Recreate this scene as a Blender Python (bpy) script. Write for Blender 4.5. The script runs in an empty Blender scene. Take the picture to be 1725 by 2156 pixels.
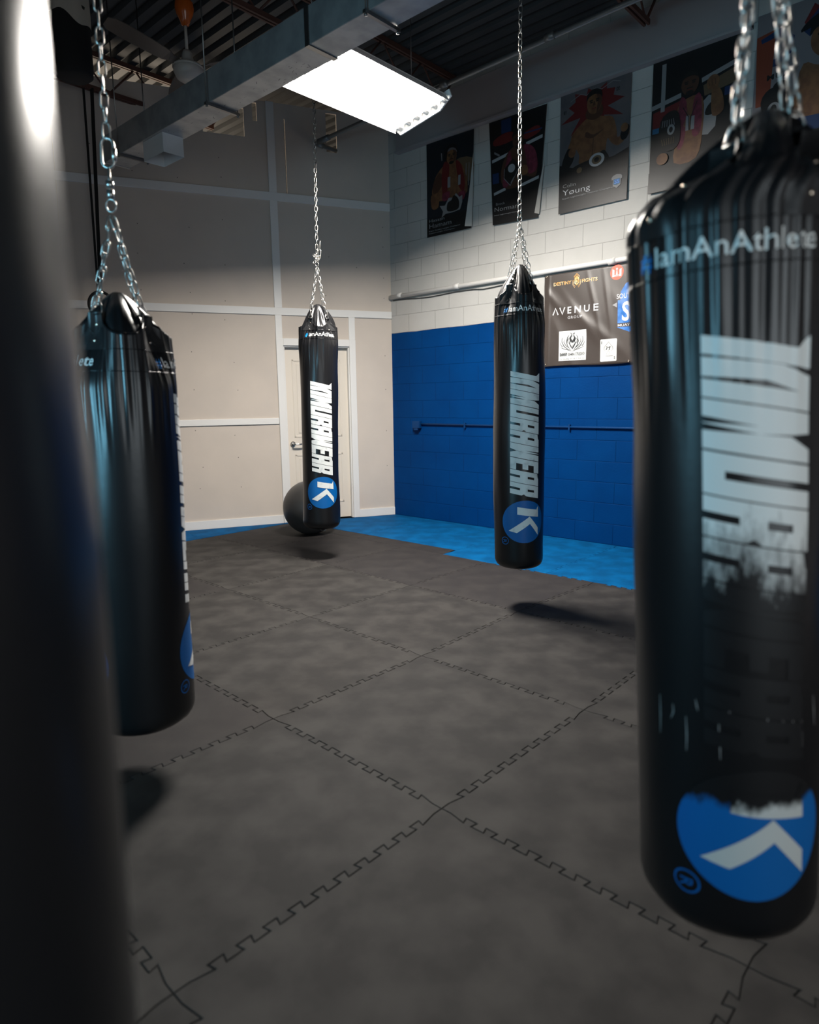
import bpy, bmesh, math, random
from mathutils import Vector, Matrix, noise as mnoise

sc = bpy.context.scene
COL = sc.collection
random.seed(7)
PI = math.pi

# ------------------------------------------------------------------ camera
cam_d = bpy.data.cameras.new('camera')
cam = bpy.data.objects.new('camera', cam_d)
COL.objects.link(cam)
CAM = Vector((-1.626, -1.353, 1.403))
_yaw, _pitch, _roll = 0.739, -0.1661, -0.0140
_f = Vector((math.cos(_yaw) * math.cos(_pitch), math.sin(_yaw) * math.cos(_pitch), math.sin(_pitch)))
_r0 = Vector((math.sin(_yaw), -math.cos(_yaw), 0))
_u0 = _r0.cross(_f)
_r = _r0 * math.cos(_roll) + _u0 * math.sin(_roll)
_u = _u0 * math.cos(_roll) - _r0 * math.sin(_roll)
cam.matrix_world = Matrix(((_r.x, _u.x, -_f.x, CAM.x), (_r.y, _u.y, -_f.y, CAM.y), (_r.z, _u.z, -_f.z, CAM.z), (0, 0, 0, 1)))
cam_d.sensor_fit = 'VERTICAL'
cam_d.sensor_height = 36
cam_d.lens = 23.207
cam_d.clip_start = 0.02
cam_d.dof.use_dof = True
cam_d.dof.focus_distance = 5.0
cam_d.dof.aperture_fstop = 1.9
sc.camera = cam

# ------------------------------------------------------------------ exposure, world, daylight
sc.view_settings.view_transform = 'Standard'
sc.view_settings.look = 'None'
sc.view_settings.gamma = 1
sc.view_settings.exposure = 0.0
sc.view_settings.use_curve_mapping = False
LAMP = 45.0
LAMP_POWER = 290.0
world = bpy.data.worlds.new('world')
sc.world = world
world.use_nodes = True
wb = world.node_tree.nodes['Background']
wb.inputs[0].default_value = (0.25, 0.6, 1.0, 1)
wb.inputs[1].default_value = 0.06


def area_light(name, loc, target, sx, sy, power, color):
    d = bpy.data.lights.new(name, 'AREA')
    d.shape = 'RECTANGLE'
    d.size, d.size_y, d.energy, d.color = sx, sy, power, color
    o = bpy.data.objects.new(name, d)
    COL.objects.link(o)
    o.location = loc
    o.rotation_euler = (Vector(target) - Vector(loc)).to_track_quat('-Z', 'Y').to_euler()
    return o


# daylight falling through the windows of the side wall, out of frame on the left
area_light('daylight_lamp', (-4.1, 2.6, 1.7), (0, 2.6, 1.5), 5.2, 1.3, 14, (0.75, 0.90, 1.0))
area_light('daylight_lamp', (-3.95, 0.45, 1.55), (0, 0.45, 1.5), 0.9, 1.2, 24, (0.25, 0.72, 1.0)).data.spread = math.radians(80)
area_light('daylight_lamp', (-1.7, -4.0, 1.45), (-1.7, 0, 1.45), 3.0, 1.6, 50, (0.86, 0.95, 1.0))
# lamps burning in the neighbouring room, beyond the partition
area_light('neighbour_room_lamp', (2.4, 8.0, 3.4), (2.4, 6.6, 4.8), 3.5, 1.2, 90, (1.0, 0.83, 0.64))


# ------------------------------------------------------------------ materials
def mat(name, color, rough=0.6, metal=0.0, bump=None, noise_mix=None, spec=0.5, coat=0.0, aniso=None):
    m = bpy.data.materials.new(name)
    m.use_nodes = True
    nt = m.node_tree
    b = nt.nodes['Principled BSDF']
    b.inputs['Base Color'].default_value = (*color, 1)
    b.inputs['Roughness'].default_value = rough
    b.inputs['Metallic'].default_value = metal
    b.inputs['Specular IOR Level'].default_value = spec
    b.inputs['Coat Weight'].default_value = coat
    tc = nt.nodes.new('ShaderNodeTexCoord')
    if noise_mix:                      # (scale, other colour, low, high)
        s, c2, lo, hi = noise_mix
        n = nt.nodes.new('ShaderNodeTexNoise')
        n.inputs['Scale'].default_value = s
        n.inputs['Detail'].default_value = 5
        nt.links.new(tc.outputs['Object'], n.inputs['Vector'])
        r = nt.nodes.new('ShaderNodeMapRange')
        r.inputs[1].default_value, r.inputs[2].default_value = lo, hi
        nt.links.new(n.outputs[0], r.inputs[0])
        mx = nt.nodes.new('ShaderNodeMix')
        mx.data_type = 'RGBA'
        mx.inputs[6].default_value = (*color, 1)
        mx.inputs[7].default_value = (*c2, 1)
        nt.links.new(r.outputs[0], mx.inputs[0])
        nt.links.new(mx.outputs[2], b.inputs['Base Color'])
    if bump:                           # (scale, strength, distance)
        s, st, di = bump
        n = nt.nodes.new('ShaderNodeTexNoise')
        n.inputs['Scale'].default_value = s
        n.inputs['Detail'].default_value = 3
        nt.links.new(tc.outputs['Object'], n.inputs['Vector'])
        bp = nt.nodes.new('ShaderNodeBump')
        bp.inputs['Strength'].default_value = st
        bp.inputs['Distance'].default_value = di
        nt.links.new(n.outputs[0], bp.inputs['Height'])
        nt.links.new(bp.outputs[0], b.inputs['Normal'])
    return m


def emit(name, color, strength):
    m = bpy.data.materials.new(name)
    m.use_nodes = True
    b = m.node_tree.nodes['Principled BSDF']
    b.inputs['Base Color'].default_value = (0.8, 0.8, 0.8, 1)
    b.inputs['Emission Color'].default_value = (*color, 1)
    b.inputs['Emission Strength'].default_value = strength
    return m


def worn(name, color, z_lo, z_hi, invert=False, scale=14, stretch=0.35):
    """print that is rubbed away over a band of heights, down to the black vinyl"""
    m = mat(name, color, 0.42, spec=0.4)
    nt = m.node_tree
    b = nt.nodes['Principled BSDF']
    tc = nt.nodes.new('ShaderNodeTexCoord')
    mp = nt.nodes.new('ShaderNodeMapping')
    mp.inputs['Scale'].default_value = (1, 1, stretch)
    n = nt.nodes.new('ShaderNodeTexNoise')
    n.inputs['Scale'].default_value = scale
    n.inputs['Detail'].default_value = 7
    n.inputs['Roughness'].default_value = 0.72
    sx = nt.nodes.new('ShaderNodeSeparateXYZ')
    nt.links.new(tc.outputs['Object'], sx.inputs[0])
    nt.links.new(tc.outputs['Object'], mp.inputs[0])
    nt.links.new(mp.outputs[0], n.inputs['Vector'])
    g = nt.nodes.new('ShaderNodeMapRange')
    g.inputs[1].default_value, g.inputs[2].default_value = z_lo, z_hi
    if invert:
        g.inputs[3].default_value, g.inputs[4].default_value = 1, 0
    nt.links.new(sx.outputs[2], g.inputs[0])
    ad = nt.nodes.new('ShaderNodeMath')
    ad.operation = 'ADD'
    nt.links.new(g.outputs[0], ad.inputs[0])
    nt.links.new(n.outputs[0], ad.inputs[1])
    r = nt.nodes.new('ShaderNodeMapRange')
    r.inputs[1].default_value, r.inputs[2].default_value = 0.80, 1.05
    nt.links.new(ad.outputs[0], r.inputs[0])
    mx = nt.nodes.new('ShaderNodeMix')
    mx.data_type = 'RGBA'
    mx.inputs[6].default_value = (0.008, 0.008, 0.009, 1)
    mx.inputs[7].default_value = (*color, 1)
    nt.links.new(r.outputs[0], mx.inputs[0])
    nt.links.new(mx.outputs[2], b.inputs['Base Color'])
    return m


def block_material():
    m = mat('painted_block', (0.7, 0.68, 0.65), 0.75, spec=0.06)
    nt = m.node_tree
    b = nt.nodes['Principled BSDF']
    g = nt.nodes.new('ShaderNodeNewGeometry')
    s = nt.nodes.new('ShaderNodeSeparateXYZ')
    nt.links.new(g.outputs['Position'], s.inputs[0])
    c = nt.nodes.new('ShaderNodeCombineXYZ')
    nt.links.new(s.outputs[1], c.inputs[0])
    nt.links.new(s.outputs[2], c.inputs[1])
    br = nt.nodes.new('ShaderNodeTexBrick')
    br.offset = 0.5
    br.inputs['Scale'].default_value = 1
    br.inputs['Mortar Size'].default_value = 0.004
    br.inputs['Mortar Smooth'].default_value = 0.6
    br.inputs['Brick Width'].default_value = 0.404
    br.inputs['Row Height'].default_value = 0.2012
    br.inputs['Color1'].default_value = (0, 0, 0, 1)
    br.inputs['Color2'].default_value = (1, 1, 1, 1)
    nt.links.new(c.outputs[0], br.inputs['Vector'])
    n = nt.nodes.new('ShaderNodeTexNoise')
    n.inputs['Scale'].default_value = 3
    n.inputs['Detail'].default_value = 4
    nt.links.new(c.outputs[0], n.inputs['Vector'])
    ns = nt.nodes.new('ShaderNodeMath')
    ns.operation = 'MULTIPLY_ADD'
    ns.inputs[1].default_value = 0.02
    nt.links.new(n.outputs[0], ns.inputs[0])
    nt.links.new(s.outputs[2], ns.inputs[2])
    gt = nt.nodes.new('ShaderNodeMath')
    gt.operation = 'GREATER_THAN'
    gt.inputs[1].default_value = 2.223
    nt.links.new(ns.outputs[0], gt.inputs[0])

    def tint(a, bcol, fac_out):
        x = nt.nodes.new('ShaderNodeMix')
        x.data_type = 'RGBA'
        x.inputs[6].default_value = (*a, 1)
        x.inputs[7].default_value = (*bcol, 1)
        nt.links.new(fac_out, x.inputs[0])
        return x.outputs[2]
    blue = tint((0.0, 0.026, 0.118), (0.0, 0.042, 0.170), n.outputs[0])
    white = tint((0.39, 0.38, 0.36), (0.48, 0.465, 0.445), n.outputs[0])
    mx = nt.nodes.new('ShaderNodeMix')
    mx.data_type = 'RGBA'
    nt.links.new(gt.outputs[0], mx.inputs[0])
    nt.links.new(blue, mx.inputs[6])
    nt.links.new(white, mx.inputs[7])
    dk = nt.nodes.new('ShaderNodeMix')     # mortar joints darker than the block faces
    dk.data_type = 'RGBA'
    dk.blend_type = 'MULTIPLY'
    dk.inputs[7].default_value = (0.84, 0.84, 0.84, 1)
    nt.links.new(br.outputs['Fac'], dk.inputs[0])
    nt.links.new(mx.outputs[2], dk.inputs[6])
    nt.links.new(dk.outputs[2], b.inputs['Base Color'])
    n2 = nt.nodes.new('ShaderNodeTexNoise')
    n2.inputs['Scale'].default_value = 60
    nt.links.new(c.outputs[0], n2.inputs['Vector'])
    h = nt.nodes.new('ShaderNodeMath')
    h.operation = 'MULTIPLY_ADD'
    h.inputs[1].default_value = -1
    nt.links.new(br.outputs['Fac'], h.inputs[0])
    h2 = nt.nodes.new('ShaderNodeMath')
    h2.operation = 'MULTIPLY'
    h2.inputs[1].default_value = 0.25
    nt.links.new(n2.outputs[0], h2.inputs[0])
    nt.links.new(h2.outputs[0], h.inputs[2])
    bp = nt.nodes.new('ShaderNodeBump')
    bp.inputs['Strength'].default_value = 0.7
    bp.inputs['Distance'].default_value = 0.006
    nt.links.new(h.outputs[0], bp.inputs['Height'])
    nt.links.new(bp.outputs[0], b.inputs['Normal'])
    rr = nt.nodes.new('ShaderNodeMapRange')
    rr.inputs[3].default_value, rr.inputs[4].default_value = 0.5, 0.85
    nt.links.new(gt.outputs[0], rr.inputs[0])
    nt.links.new(rr.outputs[0], b.inputs['Roughness'])
    return m


def mat_foam(name, c1, c2, tex=0.25):
    m = mat(name, c1, 0.72, noise_mix=(5.5, c2, 0.40, 0.64), spec=0.22)
    nt = m.node_tree
    b = nt.nodes['Principled BSDF']
    g = nt.nodes.new('ShaderNodeNewGeometry')
    w = nt.nodes.new('ShaderNodeTexChecker')
    w.inputs['Scale'].default_value = 160
    n = nt.nodes.new('ShaderNodeTexNoise')
    n.inputs['Scale'].default_value = 30
    n.inputs['Detail'].default_value = 6
    nt.links.new(g.outputs['Position'], w.inputs['Vector'])
    nt.links.new(g.outputs['Position'], n.inputs['Vector'])
    a = nt.nodes.new('ShaderNodeMath')
    a.operation = 'MULTIPLY_ADD'
    a.inputs[1].default_value = 0.3
    nt.links.new(w.outputs['Fac'], a.inputs[0])
    nt.links.new(n.outputs[0], a.inputs[2])
    bp = nt.nodes.new('ShaderNodeBump')
    bp.inputs['Strength'].default_value = tex
    bp.inputs['Distance'].default_value = 0.002
    nt.links.new(a.outputs[0], bp.inputs['Height'])
    nt.links.new(bp.outputs[0], b.inputs['Normal'])
    return m


M = {}
M['vinyl'] = mat('black_vinyl', (0.008, 0.008, 0.009), 0.30, bump=(45, 0.10, 0.002), spec=0.5)
M['vinyl_strap'] = mat('black_strap_leather', (0.014, 0.014, 0.015), 0.36, bump=(80, 0.2, 0.001))
M['print_white'] = mat('white_print', (0.80, 0.81, 0.79), 0.42, noise_mix=(18, (0.45, 0.46, 0.46), 0.55, 0.8))
M['print_blue'] = mat('blue_print', (0.002, 0.12, 0.40), 0.38)
M['print_cyan'] = mat('bright_blue_print', (0.0, 0.22, 0.62), 0.4)
M['scuff'] = mat('grey_scuff', (0.32, 0.30, 0.29), 0.6)
M['seam'] = mat('stitched_seam', (0.03, 0.03, 0.03), 0.5)
M['steel'] = mat('chain_steel', (0.50, 0.48, 0.45), 0.32, 0.95, bump=(60, 0.3, 0.001))
M['dark_steel'] = mat('dark_steel', (0.22, 0.215, 0.21), 0.32, 0.95)
M['brass'] = mat('rivet_metal', (0.75, 0.62, 0.5), 0.25, 1.0)
M['cream_panel'] = mat('beige_panel', (0.60, 0.525, 0.455), 0.85, noise_mix=(2.5, (0.55, 0.485, 0.425), 0.3, 0.7), bump=(140, 0.25, 0.001))
M['trim_white'] = mat('white_trim_paint', (0.74, 0.725, 0.70), 0.5, bump=(12, 0.1, 0.002))
M['screw'] = mat('dark_screw', (0.03, 0.025, 0.02), 0.5)
M['block'] = block_material()
M['bulkhead'] = mat('bulkhead_paint', (0.30, 0.28, 0.285), 0.8, noise_mix=(2, (0.28, 0.265, 0.275), 0.3, 0.7), bump=(5, 0.5, 0.01))
M['deck'] = mat('steel_deck', (0.045, 0.048, 0.052), 0.6, 0.3, noise_mix=(3, (0.055, 0.06, 0.064), 0.3, 0.7))
M['deck_pale'] = mat('galvanised_deck', (0.62, 0.58, 0.52), 0.5, 0.2)
M['joist'] = mat('red_brown_joist', (0.085, 0.035, 0.024), 0.6)
M['duct'] = mat('galvanised_duct', (0.38, 0.385, 0.385), 0.45, 0.6, bump=(6, 0.35, 0.01), noise_mix=(7, (0.27, 0.28, 0.285), 0.4, 0.65))
M['duct_lit'] = mat('lamp_lit_sheet', (0.72, 0.74, 0.75), 0.30, 0.45)  # outlet box metal, paler than the duct: lamp reflection put into the colour
M['duct_dirt'] = mat('duct_scratches', (0.05, 0.05, 0.05), 0.8)
M['concrete'] = mat('floor_slab', (0.03, 0.03, 0.03), 0.9)
M['mat_dark'] = mat_foam('dark_foam', (0.018, 0.0165, 0.0155), (0.036, 0.033, 0.0305))
M['mat_dark2'] = mat_foam('darker_foam', (0.018, 0.016, 0.016), (0.026, 0.023, 0.022))
M['mat_blue'] = mat_foam('blue_foam', (0.0, 0.055, 0.160), (0.0, 0.085, 0.235))
M['mat_blue'].node_tree.nodes['Principled BSDF'].inputs['Specular IOR Level'].default_value = 0.08
M['door'] = mat('cream_door_paint', (0.69, 0.625, 0.54), 0.55)
M['chrome'] = mat('satin_chrome', (0.62, 0.58, 0.53), 0.22, 1.0)
M['ball'] = mat('grey_rubber', (0.060, 0.056, 0.054), 0.42)
M['white_pipe'] = mat('white_painted_pipe', (0.62, 0.60, 0.575), 0.5)
M['grey_pipe'] = mat('grey_pipe', (0.20, 0.21, 0.21), 0.4, 0.6)
M['blue_paint'] = mat('blue_painted_steel', (0.0, 0.033, 0.125), 0.5, spec=0.3)
M['cable'] = mat('black_cable', (0.03, 0.03, 0.03), 0.5)
M['housing'] = mat('white_enamel', (0.82, 0.82, 0.82), 0.3)
M['reflector'] = mat('polished_reflector', (0.9, 0.9, 0.9), 0.15, 0.9)
M['tube'] = emit('lit_tube', (1.0, 0.93, 0.84), LAMP)
M['tube_end'] = mat('burnt_tube_end', (0.12, 0.12, 0.12), 0.5)
M['grille'] = mat('grey_grille', (0.30, 0.29, 0.32), 0.6)
M['fan'] = mat('fan_enamel', (0.42, 0.385, 0.35), 0.4)
M['fan_dark'] = mat('fan_blade_brown', (0.085, 0.07, 0.06), 0.5)
M['orange'] = mat('orange_plastic', (0.42, 0.085, 0.010), 0.2)
M['black_cloth'] = mat('black_webbing', (0.006, 0.006, 0.006), 0.8)
M['black_matte'] = mat('matte_black', (0.004, 0.004, 0.004), 0.9)
M['cream_cloth'] = mat('cream_cloth', (0.32, 0.29, 0.25), 0.9, bump=(4, 0.8, 0.02))
M['yellow'] = mat('yellow_cord', (0.50, 0.36, 0.02), 0.6)
M['banner'] = mat('dark_brown_vinyl', (0.048, 0.037, 0.032), 0.40)
M['gold'] = mat('gold_print', (0.56, 0.30, 0.07), 0.4, noise_mix=(20, (0.75, 0.60, 0.35), 0.45, 0.6))
M['ink_white'] = mat('white_ink', (0.58, 0.58, 0.60), 0.5)
M['ink_blue'] = mat('blue_ink', (0.003, 0.12, 0.42), 0.4, noise_mix=(14, (0.05, 0.20, 0.62), 0.45, 0.6))
M['ink_red'] = mat('orange_red_ink', (0.80, 0.10, 0.05), 0.5)
M['ink_black'] = mat('black_ink', (0.015, 0.015, 0.018), 0.5)
M['ink_grey'] = mat('grey_ink', (0.30, 0.30, 0.31), 0.5)
M['paper_white'] = mat('white_sticker', (0.60, 0.61, 0.60), 0.5)
M['paper_back'] = mat('poster_back', (0.42, 0.40, 0.37), 0.6)
M['p_black'] = mat('poster_black', (0.0041, 0.0037, 0.0041), 0.45)
M['p_navy'] = mat('poster_navy', (0.0034, 0.0075, 0.0120), 0.45)
M['p_grey'] = mat('poster_grey', (0.0682, 0.0648, 0.0716), 0.5, noise_mix=(4, (0.1023, 0.0887, 0.0921), 0.4, 0.6))
M['p_pale'] = mat('poster_pale', (0.1569, 0.1432, 0.1500), 0.5)
M['p_skin'] = mat('poster_skin', (0.1432, 0.0648, 0.0256), 0.5, noise_mix=(16, (0.0955, 0.0375, 0.0154), 0.42, 0.62))
M['p_skin2'] = mat('poster_skin_shadow', (0.0546, 0.0205, 0.0102), 0.5)
M['p_tan'] = mat('poster_tan', (0.0887, 0.0580, 0.0307), 0.5)
M['p_hair'] = mat('poster_hair', (0.0068, 0.0045, 0.0034), 0.5)
M['p_red'] = mat('poster_red', (0.1023, 0.0075, 0.0068), 0.5)
M['p_orange'] = mat('poster_orange', (0.1705, 0.0307, 0.0102), 0.5)
M['p_pink'] = mat('poster_pink', (0.1432, 0.0170, 0.0375), 0.5, noise_mix=(25, (0.0887, 0.0102, 0.0205), 0.4, 0.6))
M['p_blue'] = mat('poster_blue', (0.0041, 0.0205, 0.0750), 0.5)
M['p_sky'] = mat('poster_sky_blue', (0.0170, 0.0887, 0.1773), 0.5)
M['p_white'] = mat('poster_white', (0.1875, 0.1841, 0.1875), 0.5)


# ------------------------------------------------------------------ mesh helpers
class MB:
    def __init__(self):
        self.v, self.f, self.m, self.s = [], [], [], []

    def add(self, verts, faces, mi=0, smooth=False):
        o = len(self.v)
        self.v += [tuple(p) for p in verts]
        self.f += [[i + o for i in q] for q in faces]
        self.m += [mi] * len(faces)
        self.s += [smooth] * len(faces)
        return self

    def box(self, x0, y0, z0, x1, y1, z1, mi=0):
        v = [(x, y, z) for x in (x0, x1) for y in (y0, y1) for z in (z0, z1)]
        f = [(0, 1, 3, 2), (4, 6, 7, 5), (0, 4, 5, 1), (2, 3, 7, 6), (0, 2, 6, 4), (1, 5, 7, 3)]
        return self.add(v, f, mi)

    def obox(self, c, ax, ay, az, hx, hy, hz, mi=0):
        c, ax, ay, az = Vector(c), Vector(ax), Vector(ay), Vector(az)
        v = [c + ax * hx * i + ay * hy * j + az * hz * k for i in (-1, 1) for j in (-1, 1) for k in (-1, 1)]
        f = [(0, 1, 3, 2), (4, 6, 7, 5), (0, 4, 5, 1), (2, 3, 7, 6), (0, 2, 6, 4), (1, 5, 7, 3)]
        return self.add(v, f, mi)

    def tube(self, pts, r, n=10, mi=0, closed=False, cap=True):
        pts = [Vector(p) for p in pts]
        N = len(pts)
        rings = []
        prev = None
        for i, p in enumerate(pts):
            a = pts[(i - 1) % N] if (closed or i > 0) else p
            b = pts[(i + 1) % N] if (closed or i < N - 1) else p
            t = (b - a).normalized()
            if prev is None:
                up = Vector((0, 0, 1)) if abs(t.z) < 0.9 else Vector((1, 0, 0))
                nx = t.cross(up).normalized()
            else:
                nx = (prev - t * prev.dot(t)).normalized()
            prev = nx
            ny = t.cross(nx)
            rr = r[i] if isinstance(r, (list, tuple)) else r
            rings.append([p + nx * math.cos(2 * PI * k / n) * rr + ny * math.sin(2 * PI * k / n) * rr for k in range(n)])
        v = [q for R_ in rings for q in R_]
        f = []
        for i in range(N if closed else N - 1):
            j = (i + 1) % N
            for k in range(n):
                k2 = (k + 1) % n
                f.append((i * n + k, i * n + k2, j * n + k2, j * n + k))
        if cap and not closed:
            f.append(tuple(range(n - 1, -1, -1)))
            f.append(tuple((N - 1) * n + k for k in range(n)))
        return self.add(v, f, mi, True)

    def lathe(self, prof, n=32, c=(0, 0, 0), mi=0, smooth=True):
        v, f = [], []
        for (r, z) in prof:
            for k in range(n):
                a = 2 * PI * k / n
                v.append((c[0] + r * math.cos(a), c[1] + r * math.sin(a), c[2] + z))
        for i in range(len(prof) - 1):
            for k in range(n):
                k2 = (k + 1) % n
                f.append((i * n + k, i * n + k2, (i + 1) * n + k2, (i + 1) * n + k))
        return self.add(v, f, mi, smooth)

    def build(self, name, mats, parent=None, loc=None):
        me = bpy.data.meshes.new(name)
        me.from_pydata(self.v, [], self.f)
        for m in (mats if isinstance(mats, (list, tuple)) else [mats]):
            me.materials.append(m)
        me.polygons.foreach_set('material_index', self.m)
        me.polygons.foreach_set('use_smooth', self.s)
        me.update()
        o = bpy.data.objects.new(name, me)
        COL.objects.link(o)
        if parent:
            o.parent = parent
        if loc:
            o.location = loc
        return o


def tag(o, label=None, cat=None, group=None, kind=None):
    if label: o['label'] = label
    if cat: o['category'] = cat
    if group: o['group'] = group
    if kind: o['kind'] = kind
    return o


def empty(name, loc=(0, 0, 0), label=None, cat=None, group=None):
    o = bpy.data.objects.new(name, None)
    o.empty_display_size = 0.1
    COL.objects.link(o)
    o.location = loc
    return tag(o, label, cat, group)


def struct(o):
    o['kind'] = 'structure'
    return o


def bevel(o, w=0.004, seg=2):
    md = o.modifiers.new('bevel', 'BEVEL')
    md.width, md.segments, md.limit_method = w, seg, 'ANGLE'
    md.angle_limit = math.radians(40)
    return o


_tc = {}


def text_flat(s, size=1.0, spacing=1.0, bold=0.0):
    """flat text as (verts2d, faces); origin at left end of the baseline; size = cap height"""
    key = (s, spacing, bold)
    if key not in _tc:
        cu = bpy.data.curves.new('t', 'FONT')
        cu.body = s
        cu.space_character = spacing
        cu.offset = bold
        cu.resolution_u = 3
        ob = bpy.data.objects.new('t', cu)
        COL.objects.link(ob)
        bpy.context.view_layer.update()
        me = ob.evaluated_get(bpy.context.evaluated_depsgraph_get()).to_mesh()
        vs = [(v.co.x, v.co.y) for v in me.vertices]
        fs = [tuple(p.vertices) for p in me.polygons]
        COL.objects.unlink(ob)
        bpy.data.objects.remove(ob)
        bpy.data.curves.remove(cu)
        _tc[key] = (vs, fs)
    vs, fs = _tc[key]
    k = size / 0.729
    return [(x * k, y * k) for x, y in vs], fs


def smooth_loop(pts, sub=4):
    """closed Catmull-Rom through 2-D points"""
    n = len(pts)
    out = []
    for i in range(n):
        p0, p1, p2, p3 = pts[i - 1], pts[i], pts[(i + 1) % n], pts[(i + 2) % n]
        for k in range(sub):
            t = k / sub
            out.append(tuple(0.5 * (2 * p1[a] + (p2[a] - p0[a]) * t + (2 * p0[a] - 5 * p1[a] + 4 * p2[a] - p3[a]) * t * t
                                    + (3 * p1[a] - p0[a] - 3 * p2[a] + p3[a]) * t ** 3) for a in (0, 1)))
    return out


def ellipse(cx, cy, rx, ry, n=28, rot=0):
    return [(cx + rx * math.cos(2 * PI * k / n) * math.cos(rot) - ry * math.sin(2 * PI * k / n) * math.sin(rot),
             cy + rx * math.cos(2 * PI * k / n) * math.sin(rot) + ry * math.sin(2 * PI * k / n) * math.cos(rot)) for k in range(n)]


def stroke(pts, w):
    """open thick 2-D line as quads; returns (verts, faces); w may be a list"""
    v, f = [], []
    for i, p in enumerate(pts):
        a, b = pts[max(i - 1, 0)], pts[min(i + 1, len(pts) - 1)]
        dx, dy = b[0] - a[0], b[1] - a[1]
        L = math.hypot(dx, dy) or 1
        ww = (w[i] if isinstance(w, (list, tuple)) else w) / 2
        v += [(p[0] - dy / L * ww, p[1] + dx / L * ww), (p[0] + dy / L * ww, p[1] - dx / L * ww)]
    for i in range(len(pts) - 1):
        f.append((2 * i, 2 * i + 1, 2 * i + 3, 2 * i + 2))
    return v, f


class Sheet:
    """flat printed sheet on a wall: layers of 2-D shapes, each lifted a hair above the last"""
    def __init__(self, to3d):
        self.mb, self.mats, self.to3d, self.k = MB(), [], to3d, 0

    def mi(self, key):
        if key not in self.mats:
            self.mats.append(key)
        return self.mats.index(key)

    def raw(self, vs, fs, key):
        self.k += 1
        self.mb.add([self.to3d(x, y, 0.00025 * self.k) for x, y in vs], fs, self.mi(key))

    def poly(self, pts, key, smooth=0):
        if smooth:
            pts = smooth_loop(pts, smooth)
        self.raw(pts, [tuple(range(len(pts)))], key)

    def rect(self, x0, y0, x1, y1, key):
        self.poly([(x0, y0), (x1, y0), (x1, y1), (x0, y1)], key)

    def line(self, pts, w, key):
        v, f = stroke(pts, w)
        self.raw(v, f, key)

    def text(self, s, x, y, size, key, width=None, spacing=1.0, bold=0.0, center=False, slope=0.0, squeeze=None):
        vs, fs = text_flat(s, size, spacing, bold)
        w = max(p[0] for p in vs)
        kx = width / w if width else (squeeze or 1)
        x0 = x - (w * kx / 2 if center else 0)
        self.raw([(x0 + a * kx, y + b + slope * a * kx) for a, b in vs], fs, key)

    def build(self, name, parent=None):
        return self.mb.build(name, [M[k] for k in self.mats], parent)


# ------------------------------------------------------------------ the room
XR = 4.328                     # right wall plane
CY = 4.324                     # y of the far corner
DL = Vector((-0.895, 0.446, 0)).normalized()       # along the partition, away from the corner
NL = Vector((-DL.y, DL.x, 0))                       # pointing into the room?
if NL.dot(CAM - Vector((XR, CY, 0))) < 0:
    NL = -NL
ORG = Vector((XR, CY, 0))


def LP(s, z, n=0.0):
    """point on the partition: s metres from the corner, z up, n out into the room"""
    p = ORG + DL * s + NL * n
    return Vector((p.x, p.y, z))


def lbox(mb, s0, s1, z0, z1, n0, n1, mi=0):
    v = [LP(s, z, n) for s in (s0, s1) for n in (n0, n1) for z in (z0, z1)]
    f = [(0, 1, 3, 2), (4, 6, 7, 5), (0, 4, 5, 1), (2, 3, 7, 6), (0, 2, 6, 4), (1, 5, 7, 3)]
    mb.add(v, f, mi)


XS, YB, SMAX = -3.7, -3.6, 9.0
mb = MB(); mb.box(-4.6, -4.2, -0.30, 6.5, 12.5, -0.016)
tag(mb.build('floor', M['concrete']), kind='structure')
mb = MB(); mb.box(XR, YB - 0.2, -0.1, XR + 0.2, CY + 0.09, 4.9)
struct(mb.build('wall_right', M['block']))

# partition with the slots cut for joists and sprinkler pipe
sb = [-0.0, 0.54, 0.615, 0.737, 1.196, 1.207, 1.32, 1.4955, 1.541, 1.634, 2.06, SMAX]
zb = [-0.02, 2.055, 3.69, 4.17, 4.22, 4.39, 4.45, 4.50, 4.572, 4.60]
holes = [(0.54, 1.32, -0.02, 2.055), (0.615, 0.737, 4.17, 4.572), (1.196, 1.207, 3.69, 4.45), (1.4955, 1.541, 4.39, 4.572), (1.634, 2.06, 4.22, 4.50)]
mb = MB()
for i in range(len(sb) - 1):
    for j in range(len(zb) - 1):
        sm, zm = (sb[i] + sb[i + 1]) / 2, (zb[j] + zb[j + 1]) / 2
        if any(h[0] < sm < h[1] and h[2] < zm < h[3] for h in holes):
            continue
        lbox(mb, sb[i], sb[i + 1], zb[j], zb[j + 1], -0.022 if zb[j] > 2.0 else -0.10, 0.0)
rnd = random.Random(3)
scr = [(0.09, z) for z in (0.62, 1.05, 1.55, 1.95, 2.62, 2.85, 3.2, 3.42)] + [(0.75, 3.05), (0.42, 2.95), (0.80, 2.62)]
for s0 in (1.9, 2.3, 2.75, 3.15):
    for z0 in (0.45, 0.78, 1.12, 1.5, 1.9, 2.32, 2.52, 2.95, 3.3, 3.75, 4.05):
        scr.append((s0 + rnd.uniform(-0.05, 0.05), z0 + rnd.uniform(-0.08, 0.08)))
for (s0, z0) in scr:
    lbox(mb, s0 - 0.004, s0 + 0.004, z0 - 0.004, z0 + 0.004, 0.0, 0.0012, 1)
struct(mb.build('wall_left', [M['cream_panel'], M['screw']]))
mb = MB()
ys = [-0.4, 4.4, 5.4, 6.4]
for a, b_ in ((YB - 0.2, -0.4), (1.3, 1.75), (3.45, 3.9), (5.6, 9.0)):
    mb.box(XS - 0.15, a, -0.1, XS, b_, 4.9)
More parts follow.
